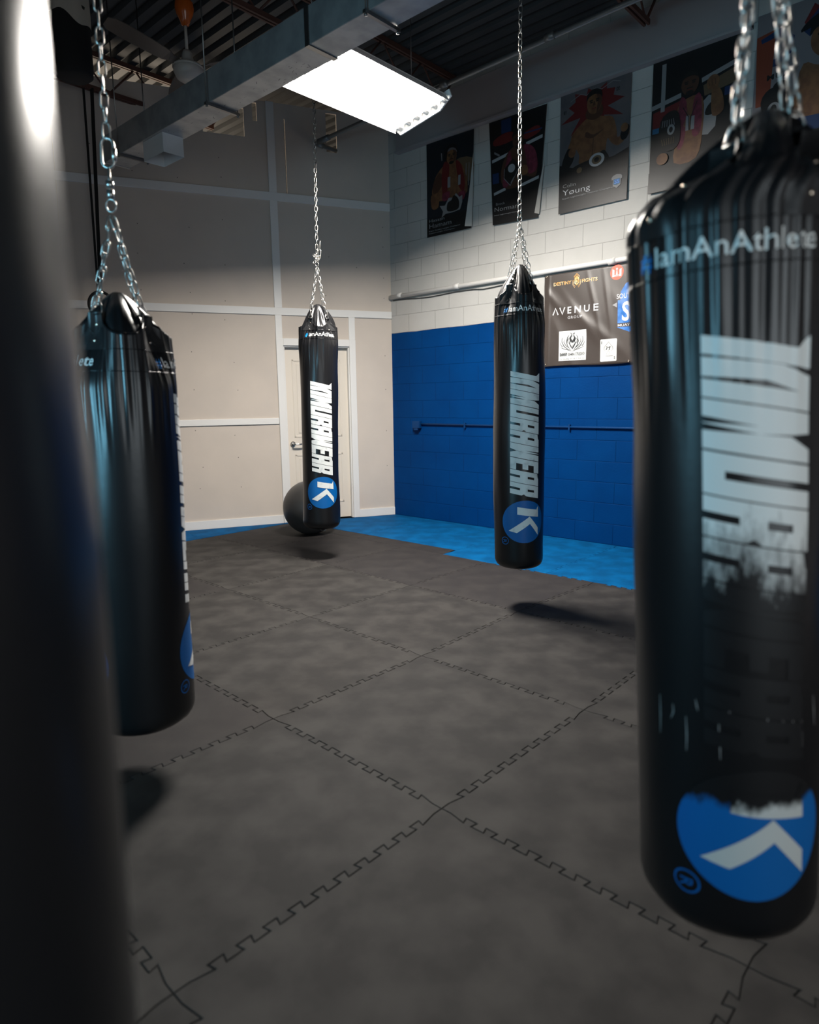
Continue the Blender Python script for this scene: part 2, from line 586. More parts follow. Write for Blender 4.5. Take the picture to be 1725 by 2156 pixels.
for a, b_ in ((-0.4, 1.3), (1.75, 3.45), (3.9, 5.6)):
    mb.box(XS - 0.15, a, -0.1, XS, b_, 1.0)
    mb.box(XS - 0.15, a, 2.4, XS, b_, 4.9)
struct(mb.build('wall_side', M['bulkhead']))
for k, (a, b_) in enumerate(((-0.4, 1.3), (1.75, 3.45), (3.9, 5.6))):
    mb = MB()
    for y0 in (a, (a + b_) / 2 - 0.02, b_ - 0.04):
        mb.box(XS - 0.12, y0, 1.0, XS - 0.05, y0 + 0.04, 2.4)
    mb.box(XS - 0.12, a, 1.0, XS - 0.05, b_, 1.05)
    mb.box(XS - 0.12, a, 2.35, XS - 0.05, b_, 2.4)
    struct(mb.build('window_%d' % (k + 1), M['trim_white']))
mb = MB()
mb.box(XS - 0.2, YB - 0.2, -0.1, -3.25, YB, 4.9); mb.box(-0.15, YB - 0.2, -0.1, XR + 0.2, YB, 4.9)
mb.box(-3.25, YB - 0.2, -0.1, -0.15, YB, 0.6); mb.box(-3.25, YB - 0.2, 2.3, -0.15, YB, 4.9)
struct(mb.build('wall_back', M['bulkhead']))
mb = MB()
for x0 in (-3.25, -2.24, -1.21, -0.19):
    mb.box(x0, YB - 0.14, 0.6, x0 + 0.04, YB - 0.06, 2.3)
mb.box(-3.25, YB - 0.14, 0.6, -0.15, YB - 0.06, 0.64); mb.box(-3.25, YB - 0.14, 2.26, -0.15, YB - 0.06, 2.3)
struct(mb.build('window_4', M['trim_white']))
# the neighbouring room's far wall
mb = MB(); mb.box(-4.6, 10.6, -0.1, 6.5, 10.8, 4.9)
struct(mb.build('wall_far', M['bulkhead']))
mb = MB(); mb.box(6.3, 4.6, -0.1, 6.5, 10.6, 4.9)
struct(mb.build('wall_far_right', M['bulkhead']))

# corrugated deck, ribs running along the right wall
mb = MB()
x, prof = -4.6, []
while x < 6.5:
    prof += [(x, 4.74), (x + 0.075, 4.74), (x + 0.09, 4.79), (x + 0.135, 4.79)]
    x += 0.15
v, f = [], []
for (px, pz) in prof:
    v += [(px, YB - 0.6, pz), (px, 10.8, pz)]
for i in range(len(prof) - 1):
    f.append((2 * i, 2 * i + 1, 2 * i + 3, 2 * i + 2))
mb.add(v, f)
mb.box(-4.6, YB - 0.6, 4.80, 6.5, 10.8, 4.9)
struct(mb.build('ceiling', M['deck_pale'])).data.materials[0] = M['deck']

# bulkhead over the right wall, with its ledge
mb = MB()
mb.box(XR - 0.055, 0.43, 4.185, XR, 4.16, 4.62)
mb.box(XR - 0.075, 0.43, 4.180, XR, 4.16, 4.20)
struct(mb.build('trim_1', M['bulkhead']))

# trims of the partition
tn = 2


def ltrim(s0, s1, z0, z1, n1=0.016):
    global tn
    mb_ = MB(); lbox(mb_, s0, s1, z0, z1, 0.0, n1)
    o = struct(mb_.build('trim_%d' % tn, M['trim_white']))
    bevel(o, 0.002, 1)
    tn += 1


ltrim(0.0, SMAX, 2.385, 2.465)
ltrim(0.0, SMAX, 3.60, 3.685)
ltrim(1.405, SMAX, 1.165, 1.235)
ltrim(1.315, 1.40, 2.465, 3.60)
ltrim(1.315, 1.40, 3.685, 4.60)
ltrim(1.325, 1.40, 2.13, 2.385)
ltrim(0.465, 0.54, 2.13, 2.385)
mb = MB()
lbox(mb, 1.405, SMAX, 0.0, 0.095, 0.0, 0.014)
struct(mb.build('baseboard_left', M['trim_white']))
mb = MB(); lbox(mb, 0.0, 0.462, 0.0, 0.095, 0.0, 0.014)
struct(mb.build('baseboard_corner', M['trim_white']))

# door: casing, jamb, leaf with moulded panels, lever handle
door = empty('door_1', LP(0.93, 0, 0))
struct(door)
inv = Matrix.Translation(-door.location)
mb = MB()
lbox(mb, 1.32, 1.402, 0.0, 2.13, 0.0, 0.02)
lbox(mb, 0.463, 0.54, 0.0, 2.13, 0.0, 0.02)
lbox(mb, 0.54, 1.32, 2.05, 2.13, 0.0, 0.02)
lbox(mb, 1.305, 1.32, 0.0, 2.05, -0.10, 0.0)
lbox(mb, 0.54, 0.555, 0.0, 2.05, -0.10, 0.0)
lbox(mb, 0.54, 1.32, 2.035, 2.05, -0.10, 0.0)
o = mb.build('door_frame', M['trim_white'], door); o.matrix_parent_inverse = inv
bevel(o, 0.003, 1)
mb = MB()
lbox(mb, 0.556, 1.304, 0.008, 2.033, -0.095, -0.055)
for (a, b_) in ((0.64, 0.885), (0.975, 1.22)):
    for (z0, z1) in ((0.20, 0.80), (1.0, 1.90)):
        # raised moulding around each panel
        for q in ((a, b_, z0, z0 + 0.02), (a, b_, z1 - 0.02, z1), (a, a + 0.02, z0, z1), (b_ - 0.02, b_, z0, z1)):
            lbox(mb, *q, -0.055, -0.049)
        lbox(mb, a + 0.05, b_ - 0.05, z0 + 0.05, z1 - 0.05, -0.055, -0.050)
o = mb.build('door_leaf', M['door'], door); o.matrix_parent_inverse = inv
bevel(o, 0.002, 1)
mb = MB()
c = LP(1.245, 0.925, -0.05)
mb.tube([LP(1.245, 0.925, -0.055), LP(1.245, 0.925, -0.040)], 0.030, 24)
mb.tube([LP(1.245, 0.925, -0.045), LP(1.245, 0.925, 0.005), LP(1.23, 0.925, 0.012), LP(1.18, 0.923, 0.012), LP(1.13, 0.925, 0.010)], [0.011, 0.011, 0.011, 0.010, 0.009], 14)
o = mb.build('door_handle', M['chrome'], door); o.matrix_parent_inverse = inv

# ------------------------------------------------------------------ floor mats
TH, GR = 0.015, 0.0008


def edge_path(P, Q, teeth, amp=0.013, flip=1):
    """dovetail edge from P to Q (2-D)"""
    P, Q = Vector(P), Vector(Q)
    d = Q - P
    L = d.length
    t = d / L
    nrm = Vector((-t.y, t.x)) * flip
    if not teeth:
        return [P]
    n = max(2, round(L / 0.083))
    w = L / n
    out = [P]
    for i in range(n):
        a = i * w
        if i == 0 or i == n - 1:
            if i == 0:
                out.append(P + t * (w * 0.5))
            continue
        # dovetail: neck narrow, head wide
        out += [P + t * (a + 0.28 * w) - nrm * amp * 0.0 + nrm * (-amp), P + t * (a + 0.20 * w) + nrm * amp,
                P + t * (a + 0.74 * w) + nrm * amp, P + t * (a + 0.66 * w) - nrm * amp]
    out.append(Q - t * (w * 0.5))
    return out


def offset_poly(pts, d):
    n = len(pts)
    out = []
    for i in range(n):
        a, b, c = pts[i - 1], pts[i], pts[(i + 1) % n]
        e1, e2 = (b - a), (c - b)
        if e1.length < 1e-7 or e2.length < 1e-7:
            out.append(b); continue
        n1 = Vector((-e1.y, e1.x)).normalized()
        n2 = Vector((-e2.y, e2.x)).normalized()
        m = n1 + n2
        if m.length < 0.2:
            out.append(b + n1 * d); continue
        m.normalize()
        out.append(b + m * min(d / max(m.dot(n1), 0.4), d * 2))
    return out


def foam_mat(name, corners, teeth, material, label, group, dz=0.0):
    """corners counter-clockwise; teeth[k] belongs to the edge k -> k+1; shared edges are drawn the same from both sides"""
    pts = []
    for k in range(len(corners)):
        P, Q = corners[k], corners[(k + 1) % len(corners)]
        if not teeth[k]:
            pts.append(Vector(P)); continue
        if (round(P[0], 4), round(P[1], 4)) < (round(Q[0], 4), round(Q[1], 4)):
            pts += edge_path(P, Q, True)
        else:
            e = edge_path(Q, P, True)
            e = e[1:]
            e.reverse()
            pts += [Vector(P)] + e
    # counter-clockwise: the inward normal is on the left
    outer = offset_poly(pts, GR)
    inner = offset_poly(pts, GR + 0.0022)
    n = len(pts)
    cx = sum(p.x for p in pts) / n
    cy = sum(p.y for p in pts) / n
    bm = bmesh.new()
    lo = [bm.verts.new((p.x - cx, p.y - cy, -TH)) for p in outer]
    mi = [bm.verts.new((p.x - cx, p.y - cy, -0.0025)) for p in outer]
    hi = [bm.verts.new((p.x - cx, p.y - cy, 0)) for p in inner]
    for i in range(n):
        j = (i + 1) % n
        bm.faces.new((lo[i], lo[j], mi[j], mi[i]))
        bm.faces.new((mi[i], mi[j], hi[j], hi[i]))
    top = bm.faces.new(hi)
    top.normal_update()
    if top.normal.z < 0:
        top.normal_flip()
    bmesh.ops.triangulate(bm, faces=[top], ngon_method='EAR_CLIP')
    me = bpy.data.meshes.new(name)
    bm.to_mesh(me); bm.free()
    me.materials.append(material)
    o = bpy.data.objects.new(name, me)
    COL.objects.link(o)
    o.location = (cx, cy, dz)
    return tag(o, label, 'floor mat', group)


# lattice of junctions, measured: G[(c, r)] with c counting columns away from the camera's left, r rows towards the partition
meas = {(0, 0): (-0.007, -0.010), (0, 1): (0.009, 0.985), (1, 1): (1.002, 0.965), (1, 0): (0.992, -0.030), (1, 2): (1.035, 1.982),
        (2, 2): (2.024, 1.978), (1, 3): (1.050, 2.990), (2, 3): (2.055, 2.985), (2, 4): (2.085, 3.985), (2, 1): (2.016, 0.99),
        (3, 1): (2.992, 0.931), (-1, 0): (-1.000, 0.012), (0, -1): (-0.006, -1.00)}


def J(c, r):
    if (c, r) in meas:
        return meas[(c, r)]
    x_, y_ = c - (-r) * 0.0149 + 0.0, r - c * 0.0149
    if c == 3:
        x_ = 2.992 if r < 3 else 3.0
    if r == 5:
        y_ = 4.905 - 0.012 * (c - 1)
    return (x_, y_)


ordw = {1: 'first', 2: 'second', 3: 'third', 4: 'fourth', 5: 'fifth', 6: 'sixth', 7: 'seventh', 8: 'eighth', 9: 'ninth'}
DG = 'interlocking dark grey foam mats'
rows = [-3.6, -2.35, -1.1, 0.13, 1.36, 2.45]
darker = {(0, 3), (2, 3), (2, 2), (2, 1), (-1, 1), (2, 4)}
for c in range(-3, 3):
    for r in range(-3, 5):
        if c < 0 and r > 4:
            continue
        A, B, C_, D_ = J(c, r), J(c + 1, r), J(c + 1, r + 1), J(c, r + 1)
        te = [True, True, True, True]
        cs = [A, B, C_, D_]
        if r == 4:
            te[2] = False
        if c == 2 and r >= 2:
            te[1] = False
        dark = (c, r) in darker
        if c == 2 and r < 2:
            brk = [y_ for y_ in rows if A[1] + 0.05 < y_ < C_[1] - 0.05 and B[1] < y_ < C_[1]]
            mids = [(B[0] + (C_[0] - B[0]) * (y_ - B[1]) / (C_[1] - B[1]), y_) for y_ in brk]
            cs = [A, B] + mids + [C_, D_]
            te = [te[0]] + [True] * (len(mids) + 1) + te[2:]
        foam_mat('foam_mat', cs, te, M['mat_dark2'] if dark else M['mat_dark'],
                 '%s grey foam mat, %s row from blue wall, %s row from beige wall' % ('darker' if dark else 'dark', ordw[3 - c], ordw[5 - r]), DG)
# flat edging strips along the far right border
foam_mat('edging_strip', [(3.0, 2.44), (3.20, 2.47), (3.20, 3.62), (3.0, 3.62)], [False] * 4, M['mat_dark2'],
         'narrow dark foam edging strip ending in a notch beside the blue mats', 'foam edging strips')
foam_mat('edging_strip', [(3.0, 3.625), (3.20, 3.625), (3.18, 4.87), (3.0, 4.88)], [False] * 4, M['mat_dark2'],
         'narrow dark foam edging strip nearest the door', 'foam edging strips')


def wall_y(x_):
    return CY + (XR - x_) * (DL.y / -DL.x) - 0.02


BG = 'bright blue foam mats along the walls'
bx1 = XR - 0.004
names = ['behind the camera side', 'second from the near end', 'beside the nearest hanging bag at right', 'left of the nearest hanging bag at right',
         'below the banner bag, touching the blue wall', '']
bl = ['bright blue foam mat along the blue wall, nearest of all', 'bright blue foam mat along the blue wall, second nearest',
      'bright blue foam mat along the blue wall, hidden behind the nearest right bag', 'bright blue foam mat along the blue wall, just left of the nearest right bag',
      'bright blue foam mat below the banner, behind the second bag from right']


def border_pts(ya, yb):
    """points of the dark/blue border from yb down to ya, both ends included, with a flag per step"""
    ys_ = sorted(set([ya, yb] + [J(3, r)[1] for r in range(-3, 4) if ya + 1e-4 < J(3, r)[1] < yb - 1e-4]), reverse=True)
    out = []
    for y_ in ys_:
        x_ = J(3, -3)[0]
        for r in range(-3, 3):
            P, Q = J(3, r), J(3, r + 1)
            if P[1] <= y_ <= Q[1]:
                x_ = P[0] + (Q[0] - P[0]) * (y_ - P[1]) / (Q[1] - P[1])
        out.append((x_, y_))
    return out


for k in range(5):
    ya, yb = rows[k], rows[k + 1]
    bp_ = border_pts(ya, yb)
    tf = [(bp_[i][1] + bp_[i + 1][1]) / 2 < J(3, 2)[1] and bp_[i + 1][1] > J(3, -3)[1] - 0.01 for i in range(len(bp_) - 1)]
    cs = [(bx1, ya), (bx1, yb)]
    te = [False, True]
    if k == 4:
        cs.append((3.205, yb)); te.append(False)
    cs += bp_
    te += tf + [k > 0]
    foam_mat('foam_mat', cs, te, M['mat_blue'], bl[k], BG)
foam_mat('foam_mat', [(3.205, 2.45), (bx1, 2.45), (bx1, 3.72), (3.205, 3.72)], [True, False, True, False], M['mat_blue'],
         'bright blue foam mat second from the far corner, beside the edging strips', BG)
foam_mat('foam_mat', [(3.205, 3.72), (bx1, 3.72), (bx1, wall_y(bx1)), (3.205, wall_y(3.205))], [True, False, False, False], M['mat_blue'],
         'bright blue foam mat filling the far corner by the door', BG)
foam_mat('foam_mat', [(1.98, 4.915), (3.16, 4.90), (3.12, wall_y(3.12)), (1.98, wall_y(1.98))], [False, False, False, True], M['mat_blue'],
         'tapering bright blue foam mat against the beige wall, beside the exercise ball', BG)
foam_mat('foam_mat', [(0.75, 4.92), (1.98, 4.915), (1.98, wall_y(1.98)), (0.75, wall_y(0.75))], [False, True, False, True], M['mat_blue'],
         'bright blue foam mat with pale scratches against the beige wall', BG)
foam_mat('foam_mat', [(-0.5, 4.93), (0.75, 4.92), (0.75, wall_y(0.75)), (-0.5, wall_y(-0.5))], [False, True, False, False], M['mat_blue'],
         'bright blue foam mat against the beige wall, behind the left bags', BG)


# ------------------------------------------------------------------ overhead: joists, pipe, duct, lamp, fan
def joist(y, x0, x1, label):
    j = empty('roof_joist', (x1, y, 4.4), label, 'roof joist', 'open web roof joists')
    inv_ = Matrix.Translation(-Vector(j.location))
    mb_ = MB()
    for dy in (-0.028, 0.008):
        mb_.box(x0, y + dy, 4.385, x1 - 0.22, y + dy + 0.02, 4.425)
    o_ = mb_.build('bottom_chord', M['joist'], j); o_.matrix_parent_inverse = inv_
    mb_ = MB()
    for dy in (-0.028, 0.008):
        mb_.box(x0, y + dy, 4.69, x1, y + dy + 0.02, 4.735)
    o_ = mb_.build('top_chord', M['joist'], j); o_.matrix_parent_inverse = inv_
    mb_ = MB()
    x_ = x1 - 0.24
    up = False
    pts = [(x_, y, 4.405)]
    while x_ > x0 + 0.3:
        x_ -= 0.28
        up = not up
        pts.append((x_, y, 4.71 if up else 4.405))
    for a, b in zip(pts, pts[1:]):
        mb_.tube([a, b], 0.009, 8)
    mb_.tube([(x1 - 0.24, y, 4.405), (x1 - 0.03, y, 4.70)], 0.011, 8)
    o_ = mb_.build('web_bars', M['joist'], j); o_.matrix_parent_inverse = inv_


joist(1.18, XS, XR - 0.01, 'red brown open web roof joist crossing above the second bag from right')
joist(3.34, XS, XR - 0.01, 'red brown open web roof joist behind the lit ceiling lamp')
joist(5.52, XS, 3.0, 'red brown open web roof joist along the top of the beige wall')
joist(-0.98, XS, XR - 0.01, 'red brown open web roof joist nearest the camera')

mb = MB()
mb.tube([(3.35, -3.4, 4.2), (3.36, 1.1, 4.2), (3.47, 4.50, 4.2), (3.475, 4.585, 4.2), (3.52, 4.61, 4.2), (3.95, 4.62, 4.2)], 0.021, 14)
for (a, b) in (((3.467, 4.38, 4.2), (3.472, 4.56, 4.2)), ((3.50, 4.60, 4.2), (3.58, 4.612, 4.2)), ((3.36, 1.6, 4.2), (3.365, 1.68, 4.2)), ((3.40, 2.7, 4.2), (3.403, 2.77, 4.2))):
    mb.tube([a, b], 0.029, 14)
tag(mb.build('sprinkler_pipe', M['grey_pipe']), 'grey sprinkler pipe under the roof, elbowing through the beige wall', 'pipe')

# duct
DX0, DX1, DZ0, DZ1 = 1.115, 1.325, 3.44, 3.645
duct = empty('air_duct', (1.22, 1.0, DZ0), 'long galvanised rectangular air duct under the roof with an outlet box', 'air duct')
dinv = Matrix.Translation(-Vector(duct.location))


def dpart(mb_, name, m_, par=duct, iv=None):
    o_ = mb_.build(name, m_, par)
    o_.matrix_parent_inverse = iv or dinv
    return o_


mb = MB()
mb.box(DX0, YB + 0.02, DZ0, DX1, 1.88, DZ1)
mb.box(DX0, 1.90, DZ0, DX1, 4.58, DZ1)
rnd = random.Random(5)
for k in range(46):       # scratches on the underside
    y0 = 2.05 + rnd.random() ** 1.5 * 2.2
    x0_ = DX0 + 0.03 + rnd.random() * 0.15
    a = rnd.uniform(-0.5, 1.2)
    L_ = rnd.uniform(0.006, 0.035)
    pts = [(x0_ + math.sin(a) * L_ * t + rnd.uniform(-.002, .002), y0 + math.cos(a) * L_ * t) for t in (0, .3, .6, 1)]
    v, f = stroke(pts, rnd.uniform(0.0015, 0.004))
    mb.add([(p[0], p[1], DZ0 - 0.0004) for p in v], f, 1)
bevel(dpart(mb, 'duct_body', [M['duct'], M['duct_dirt']]), 0.003, 1)
mb = MB()
mb.box(DX0 - 0.006, 1.872, DZ0 - 0.006, DX1 + 0.006, 1.908, DZ1 + 0.006)
dpart(mb, 'seam_collar', M['dark_steel'])
mb = MB()
mb.box(DX0 - 0.004, 4.57, DZ0 - 0.004, DX1 + 0.004, 4.60, DZ1 + 0.004)
dpart(mb, 'end_cap', M['duct'])
for y0 in (4.29, 2.95, 1.39, -0.2, -1.8):
    mb = MB()
    for x0_ in (DX0 - 0.018, DX1 + 0.018):
        mb.tube([(x0_, y0, DZ0 - 0.02), (x0_, y0, 4.74)], 0.005, 8)
        mb.tube([(x0_, y0, DZ0 - 0.032), (x0_, y0, DZ0 - 0.02)], 0.009, 8)
    mb.box(DX0 - 0.03, y0 - 0.011, DZ0 - 0.022, DX1 + 0.03, y0 + 0.011, DZ0 - 0.004)
    dpart(mb, 'hanger', M['dark_steel'])
# outlet boot hung under the duct
mb = MB()
bx0, by0, by1, bz = 1.135, 3.64, 3.95, 3.30
bxx = 1.305
v = [(bx0, by0, DZ0), (bxx, by0, DZ0), (bxx, by1, DZ0), (bx0, by1, DZ0), (bx0, by0, bz), (bxx, by0, bz), (bxx, by1, bz), (bx0, by1, bz)]
mb.add(v, [(0, 1, 5, 4), (1, 2, 6, 5), (2, 3, 7, 6), (3, 0, 4, 7)])
boot = dpart(mb, 'outlet_box', M['duct_lit'])
mb = MB()
g0, g1 = 0.022, 0.03
mb.box(bx0 - g0, by0 - g0, bz - 0.012, bxx + g0, by0 + g1, bz)
mb.box(bx0 - g0, by1 - g1, bz - 0.012, bxx + g0, by1 + g0, bz)
mb.box(bx0 - g0, by0 + g1, bz - 0.012, bx0 + g1, by1 - g1, bz)
mb.box(bxx - g1, by0 + g1, bz - 0.012, bxx + g0, by1 - g1, bz)
for k in range(16):
    y0 = by0 + 0.035 + k * (by1 - by0 - 0.07) / 15
    mb.box(bx0 + g1, y0 - 0.002, bz - 0.010, bxx - g1, y0 + 0.002, bz, 1)
mb.box(bx0 + 0.005, by0 + 0.005, bz + 0.004, bxx - 0.005, by1 - 0.005, bz + 0.006, 1)
dpart(mb, 'grille', [M['duct'], M['grille']], boot)

# fluorescent lamp
FO = Vector((2.585, 2.546, 3.5))
F1 = Vector((1, 0.018, 0.008)).normalized()
F2 = Vector((0.016, -0.985, 0.169)).normalized()
F3 = F1.cross(F2)
if F3.z < 0: F3 = -F3
FL, FW = 1.22, 0.55


def FP(a, b, h):
    return FO - F1 * a + F2 * b + F3 * h


lamp = empty('ceiling_lamp', FP(FL / 2, FW / 2, 0.1), 'large lit fluorescent lamp fixture hanging beside the air duct', 'ceiling lamp')
linv = Matrix.Translation(-Vector(lamp.location))


def fbox(mb_, a0, a1, b0, b1, h0, h1, mi=0):
    v_ = [FP(a, b, h) for a in (a0, a1) for b in (b0, b1) for h in (h0, h1)]
    mb_.add(v_, [(0, 1, 3, 2), (4, 6, 7, 5), (0, 4, 5, 1), (2, 3, 7, 6), (0, 2, 6, 4), (1, 5, 7, 3)], mi)


mb = MB()
fbox(mb, 0.02, FL - 0.02, 0.17, FW - 0.17, 0.085, 0.14)
fbox(mb, 0.0, FL, 0.03, FW - 0.03, 0.078, 0.085)
dpart(mb, 'housing', M['housing'], lamp, linv)
mb = MB()
cells = 6
cw = FW / cells
for k in range(cells):        # folded reflector troughs
    b0 = k * cw
    prof = [(b0, 0.018), (b0 + cw * .2, 0.06), (b0 + cw * .5, 0.075), (b0 + cw * .8, 0.06), (b0 + cw, 0.018)]
    for (p, q) in zip(prof, prof[1:]):
        mb.add([FP(0.03, p[0], p[1]), FP(FL - 0.03, p[0], p[1]), FP(FL - 0.03, q[0], q[1]), FP(0.03, q[0], q[1])], [(0, 1, 2, 3)])
        mb.add([FP(0.03, p[0], p[1] + .002), FP(FL - 0.03, p[0], p[1] + .002), FP(FL - 0.03, q[0], q[1] + .002), FP(0.03, q[0], q[1] + .002)], [(3, 2, 1, 0)])
dpart(mb, 'reflector', M['housing'], lamp, linv)
for a in (0.0, FL):
    mb = MB()
    s_ = 0.012 if a == 0 else -0.012
    pr = [(-0.012, 0.05), (0.03, 0.0), (FW * 0.80, 0.0), (FW + 0.012, 0.055), (FW + 0.0, 0.11), (0.03, 0.09)]
    v = [FP(a, b, h) for b, h in pr] + [FP(a + s_, b, h) for b, h in pr]
    n_ = len(pr)
    mb.add(v, [tuple(range(n_)), tuple(range(2 * n_ - 1, n_ - 1, -1))] + [(i, (i + 1) % n_, n_ + (i + 1) % n_, n_ + i) for i in range(n_)])
    dpart(mb, 'end_plate', M['housing'], lamp, linv)
for k in range(cells):
    bc = (k + 0.5) * cw
    mb = MB()
    mb.tube([FP(0.07, bc, 0.038), FP(FL - 0.07, bc, 0.038)], 0.013, 12)
    tb = dpart(mb, 'tube', M['tube'], lamp, linv)
    for a, b, a2 in ((0.012, 0.07, 0.02), (FL - 0.07, FL - 0.012, FL - 0.035)):
        mb = MB()
        mb.tube([FP(a, bc, 0.038), FP(b, bc, 0.038)], 0.0135, 12)
        fbox(mb, a2, a2 + 0.015, bc - 0.012, bc + 0.012, 0.03, 0.07)
        dpart(mb, 'lamp_holder', M['housing'], lamp, linv)
ll = area_light('ceiling_lamp_light', FP(FL / 2, FW / 2, 0.012), FP(FL / 2, FW / 2, 0.012) - F3, FL - 0.14, FW - 0.06, LAMP_POWER, (1.0, 0.95, 0.88))
ll.data.spread = math.radians(173)
ll.rotation_euler = Matrix((F1, F2, F3)).transposed().to_euler() if F1.cross(F2).dot(F3) > 0 else Matrix((F1, -F2, F3)).transposed().to_euler()
for a in (0.12, FL - 0.12):
    mb = MB()
    p = FP(a, FW / 2, 0.14)
    mb.tube([p, (p.x, p.y, 4.74)], 0.003, 6)
    dpart(mb, 'hanging_wire', M['dark_steel'], lamp, linv)

# ceiling fan
fanp = Vector((1.46, 3.76, 4.02))
fan = empty('ceiling_fan', fanp, 'cream ceiling fan with an orange canopy behind the air duct', 'ceiling fan')
finv = Matrix.Translation(-fanp)
mb = MB()
mb.lathe([(0.0, -0.105), (0.05, -0.10), (0.09, -0.075), (0.112, -0.03), (0.114, 0.0), (0.105, 0.02), (0.06, 0.03), (0.048, 0.06), (0.04, 0.10), (0.03, 0.125), (0.0, 0.13)], 40)
mb.build('motor', M['fan'], fan)
mb = MB(); mb.lathe([(0.116, -0.004), (0.119, 0.0), (0.119, 0.008), (0.115, 0.012)], 40)
mb.build('trim_ring', M['fan'], fan)
mb = MB(); mb.tube([(0, 0, 0.12), (0, 0, 0.36)], 0.012, 12); mb.tube([(0, 0, 0.44), (0, 0, 0.72)], 0.008, 10)
mb.build('down_rod', M['fan'], fan)
mb = MB(); mb.lathe([(0.014, 0.30), (0.03, 0.31), (0.04, 0.34), (0.062, 0.38), (0.072, 0.42), (0.070, 0.46), (0.05, 0.49), (0.0, 0.50)], 32)
mb.build('canopy', M['orange'], fan)
for ang in (math.radians(-171), math.radians(-171 + 120), math.radians(-171 + 240)):
    mb = MB()
    d = Vector((math.cos(ang), math.sin(ang), 0)); q = Vector((-d.y, d.x, 0))
    prof = [(0.08, 0.025), (0.16, 0.03), (0.20, 0.055), (0.35, 0.068), (0.55, 0.072), (0.66, 0.062), (0.70, 0.03)]
    vv = []
    for (rr_, w_) in prof:
        z_ = 0.012 + 0.05 * (rr_ - 0.08)
        for sgn in (-1, 1):
            for th in (0, 0.006):
                p = d * rr_ + q * w_ * sgn
                vv.append((p.x, p.y, z_ + sgn * 0.012 + th))
    ff = []
    for i in range(len(prof) - 1):
        a = 4 * i
        ff += [(a, a + 2, a + 6, a + 4), (a + 1, a + 5, a + 7, a + 3), (a, a + 4, a + 5, a + 1), (a + 2, a + 3, a + 7, a + 6)]
    ff += [(0, 1, 3, 2), (len(vv) - 4, len(vv) - 2, len(vv) - 1, len(vv) - 3)]
    mb.add(vv, ff)
    mb.build('blade', M['fan_dark'], fan)

# black hanging cylinder with cream cloth over its top
hb = empty('hanging_drum', (0.50, 3.62, 3.60), 'black hanging drum with a cream cloth draped over its top, top left', 'hanging drum')
mb = MB(); mb.lathe([(0.0, 0.0), (0.10, 0.0), (0.125, 0.02), (0.13, 0.08), (0.13, 0.42), (0.10, 0.45), (0.0, 0.45)], 36)
mb.build('drum', M['black_matte'], hb)
mb = MB()
n_ = 64
rings = []
for t in range(9):
    tt = t / 8
    for k in range(n_):
        a = 2 * PI * k / n_
        hem = 0.035 * math.sin(2 * a + 0.7) + 0.012 * math.sin(5 * a)
        rr_ = 0.137 + 0.035 * tt * (1 - tt) * math.sin(7 * a) * 1.3 - 0.11 * tt ** 2.2
        rings.append((rr_ * math.cos(a), rr_ * math.sin(a), 0.33 + hem * (1 - tt) + tt * 0.62))
mb.add(rings, [(t * n_ + k, t * n_ + (k + 1) % n_, (t + 1) * n_ + (k + 1) % n_, (t + 1) * n_ + k) for t in range(8) for k in range(n_)], 0, True)
mb.build('cloth_cover', M['cream_cloth'], hb)
mb = MB(); mb.tube([(0, 0, 0.90), (0, 0, 1.14)], 0.01, 8)
mb.build('hanging_rod', M['dark_steel'], hb)

# gymnastic ring on straps
gr = empty('gymnastic_ring', (1.347, 5.45, 2.394), 'black gymnastic ring on long webbing straps behind the second bag from left', 'gymnastic ring')
mb = MB()
mb.tube([(0.66 * 0.115 * math.cos(2 * PI * k / 40), -0.75 * 0.115 * math.cos(2 * PI * k / 40), 0.115 * math.sin(2 * PI * k / 40)) for k in range(40)], 0.0145, 12, closed=True)
mb.build('ring', M['black_cloth'], gr)
for (dx, tx, w_) in ((-0.012, 0.055, 0.011), (0.012, 0.115, 0.017)):
    mb = MB()
    a = Vector((dx * 0.67, -dx * 0.74, 0.10)); b = Vector((tx, 0.125 - tx * 0.74, 2.0))
    side = Vector((0.67, -0.74, 0)) * w_; th = Vector((0.74, 0.67, 0)) * 0.002
    v = [a - side - th, a + side - th, a + side + th, a - side + th, b - side - th, b + side - th, b + side + th, b - side + th]
    mb.add(v, [(0, 1, 5, 4), (1, 2, 6, 5), (2, 3, 7, 6), (3, 0, 4, 7), (0, 3, 2, 1), (4, 5, 6, 7)])
    mb.build('strap', M['black_cloth'], gr)

mb = MB(); mb.tube([LP(3.49, 4.30, 0.012), LP(3.49, 3.6, 0.012), LP(3.52, 2.2, 0.012), LP(3.53, 0.2, 0.012)], 0.0035, 6)
tag(mb.build('yellow_cord', M['yellow']), 'thin yellow cord running down the beige wall at far left', 'cord')

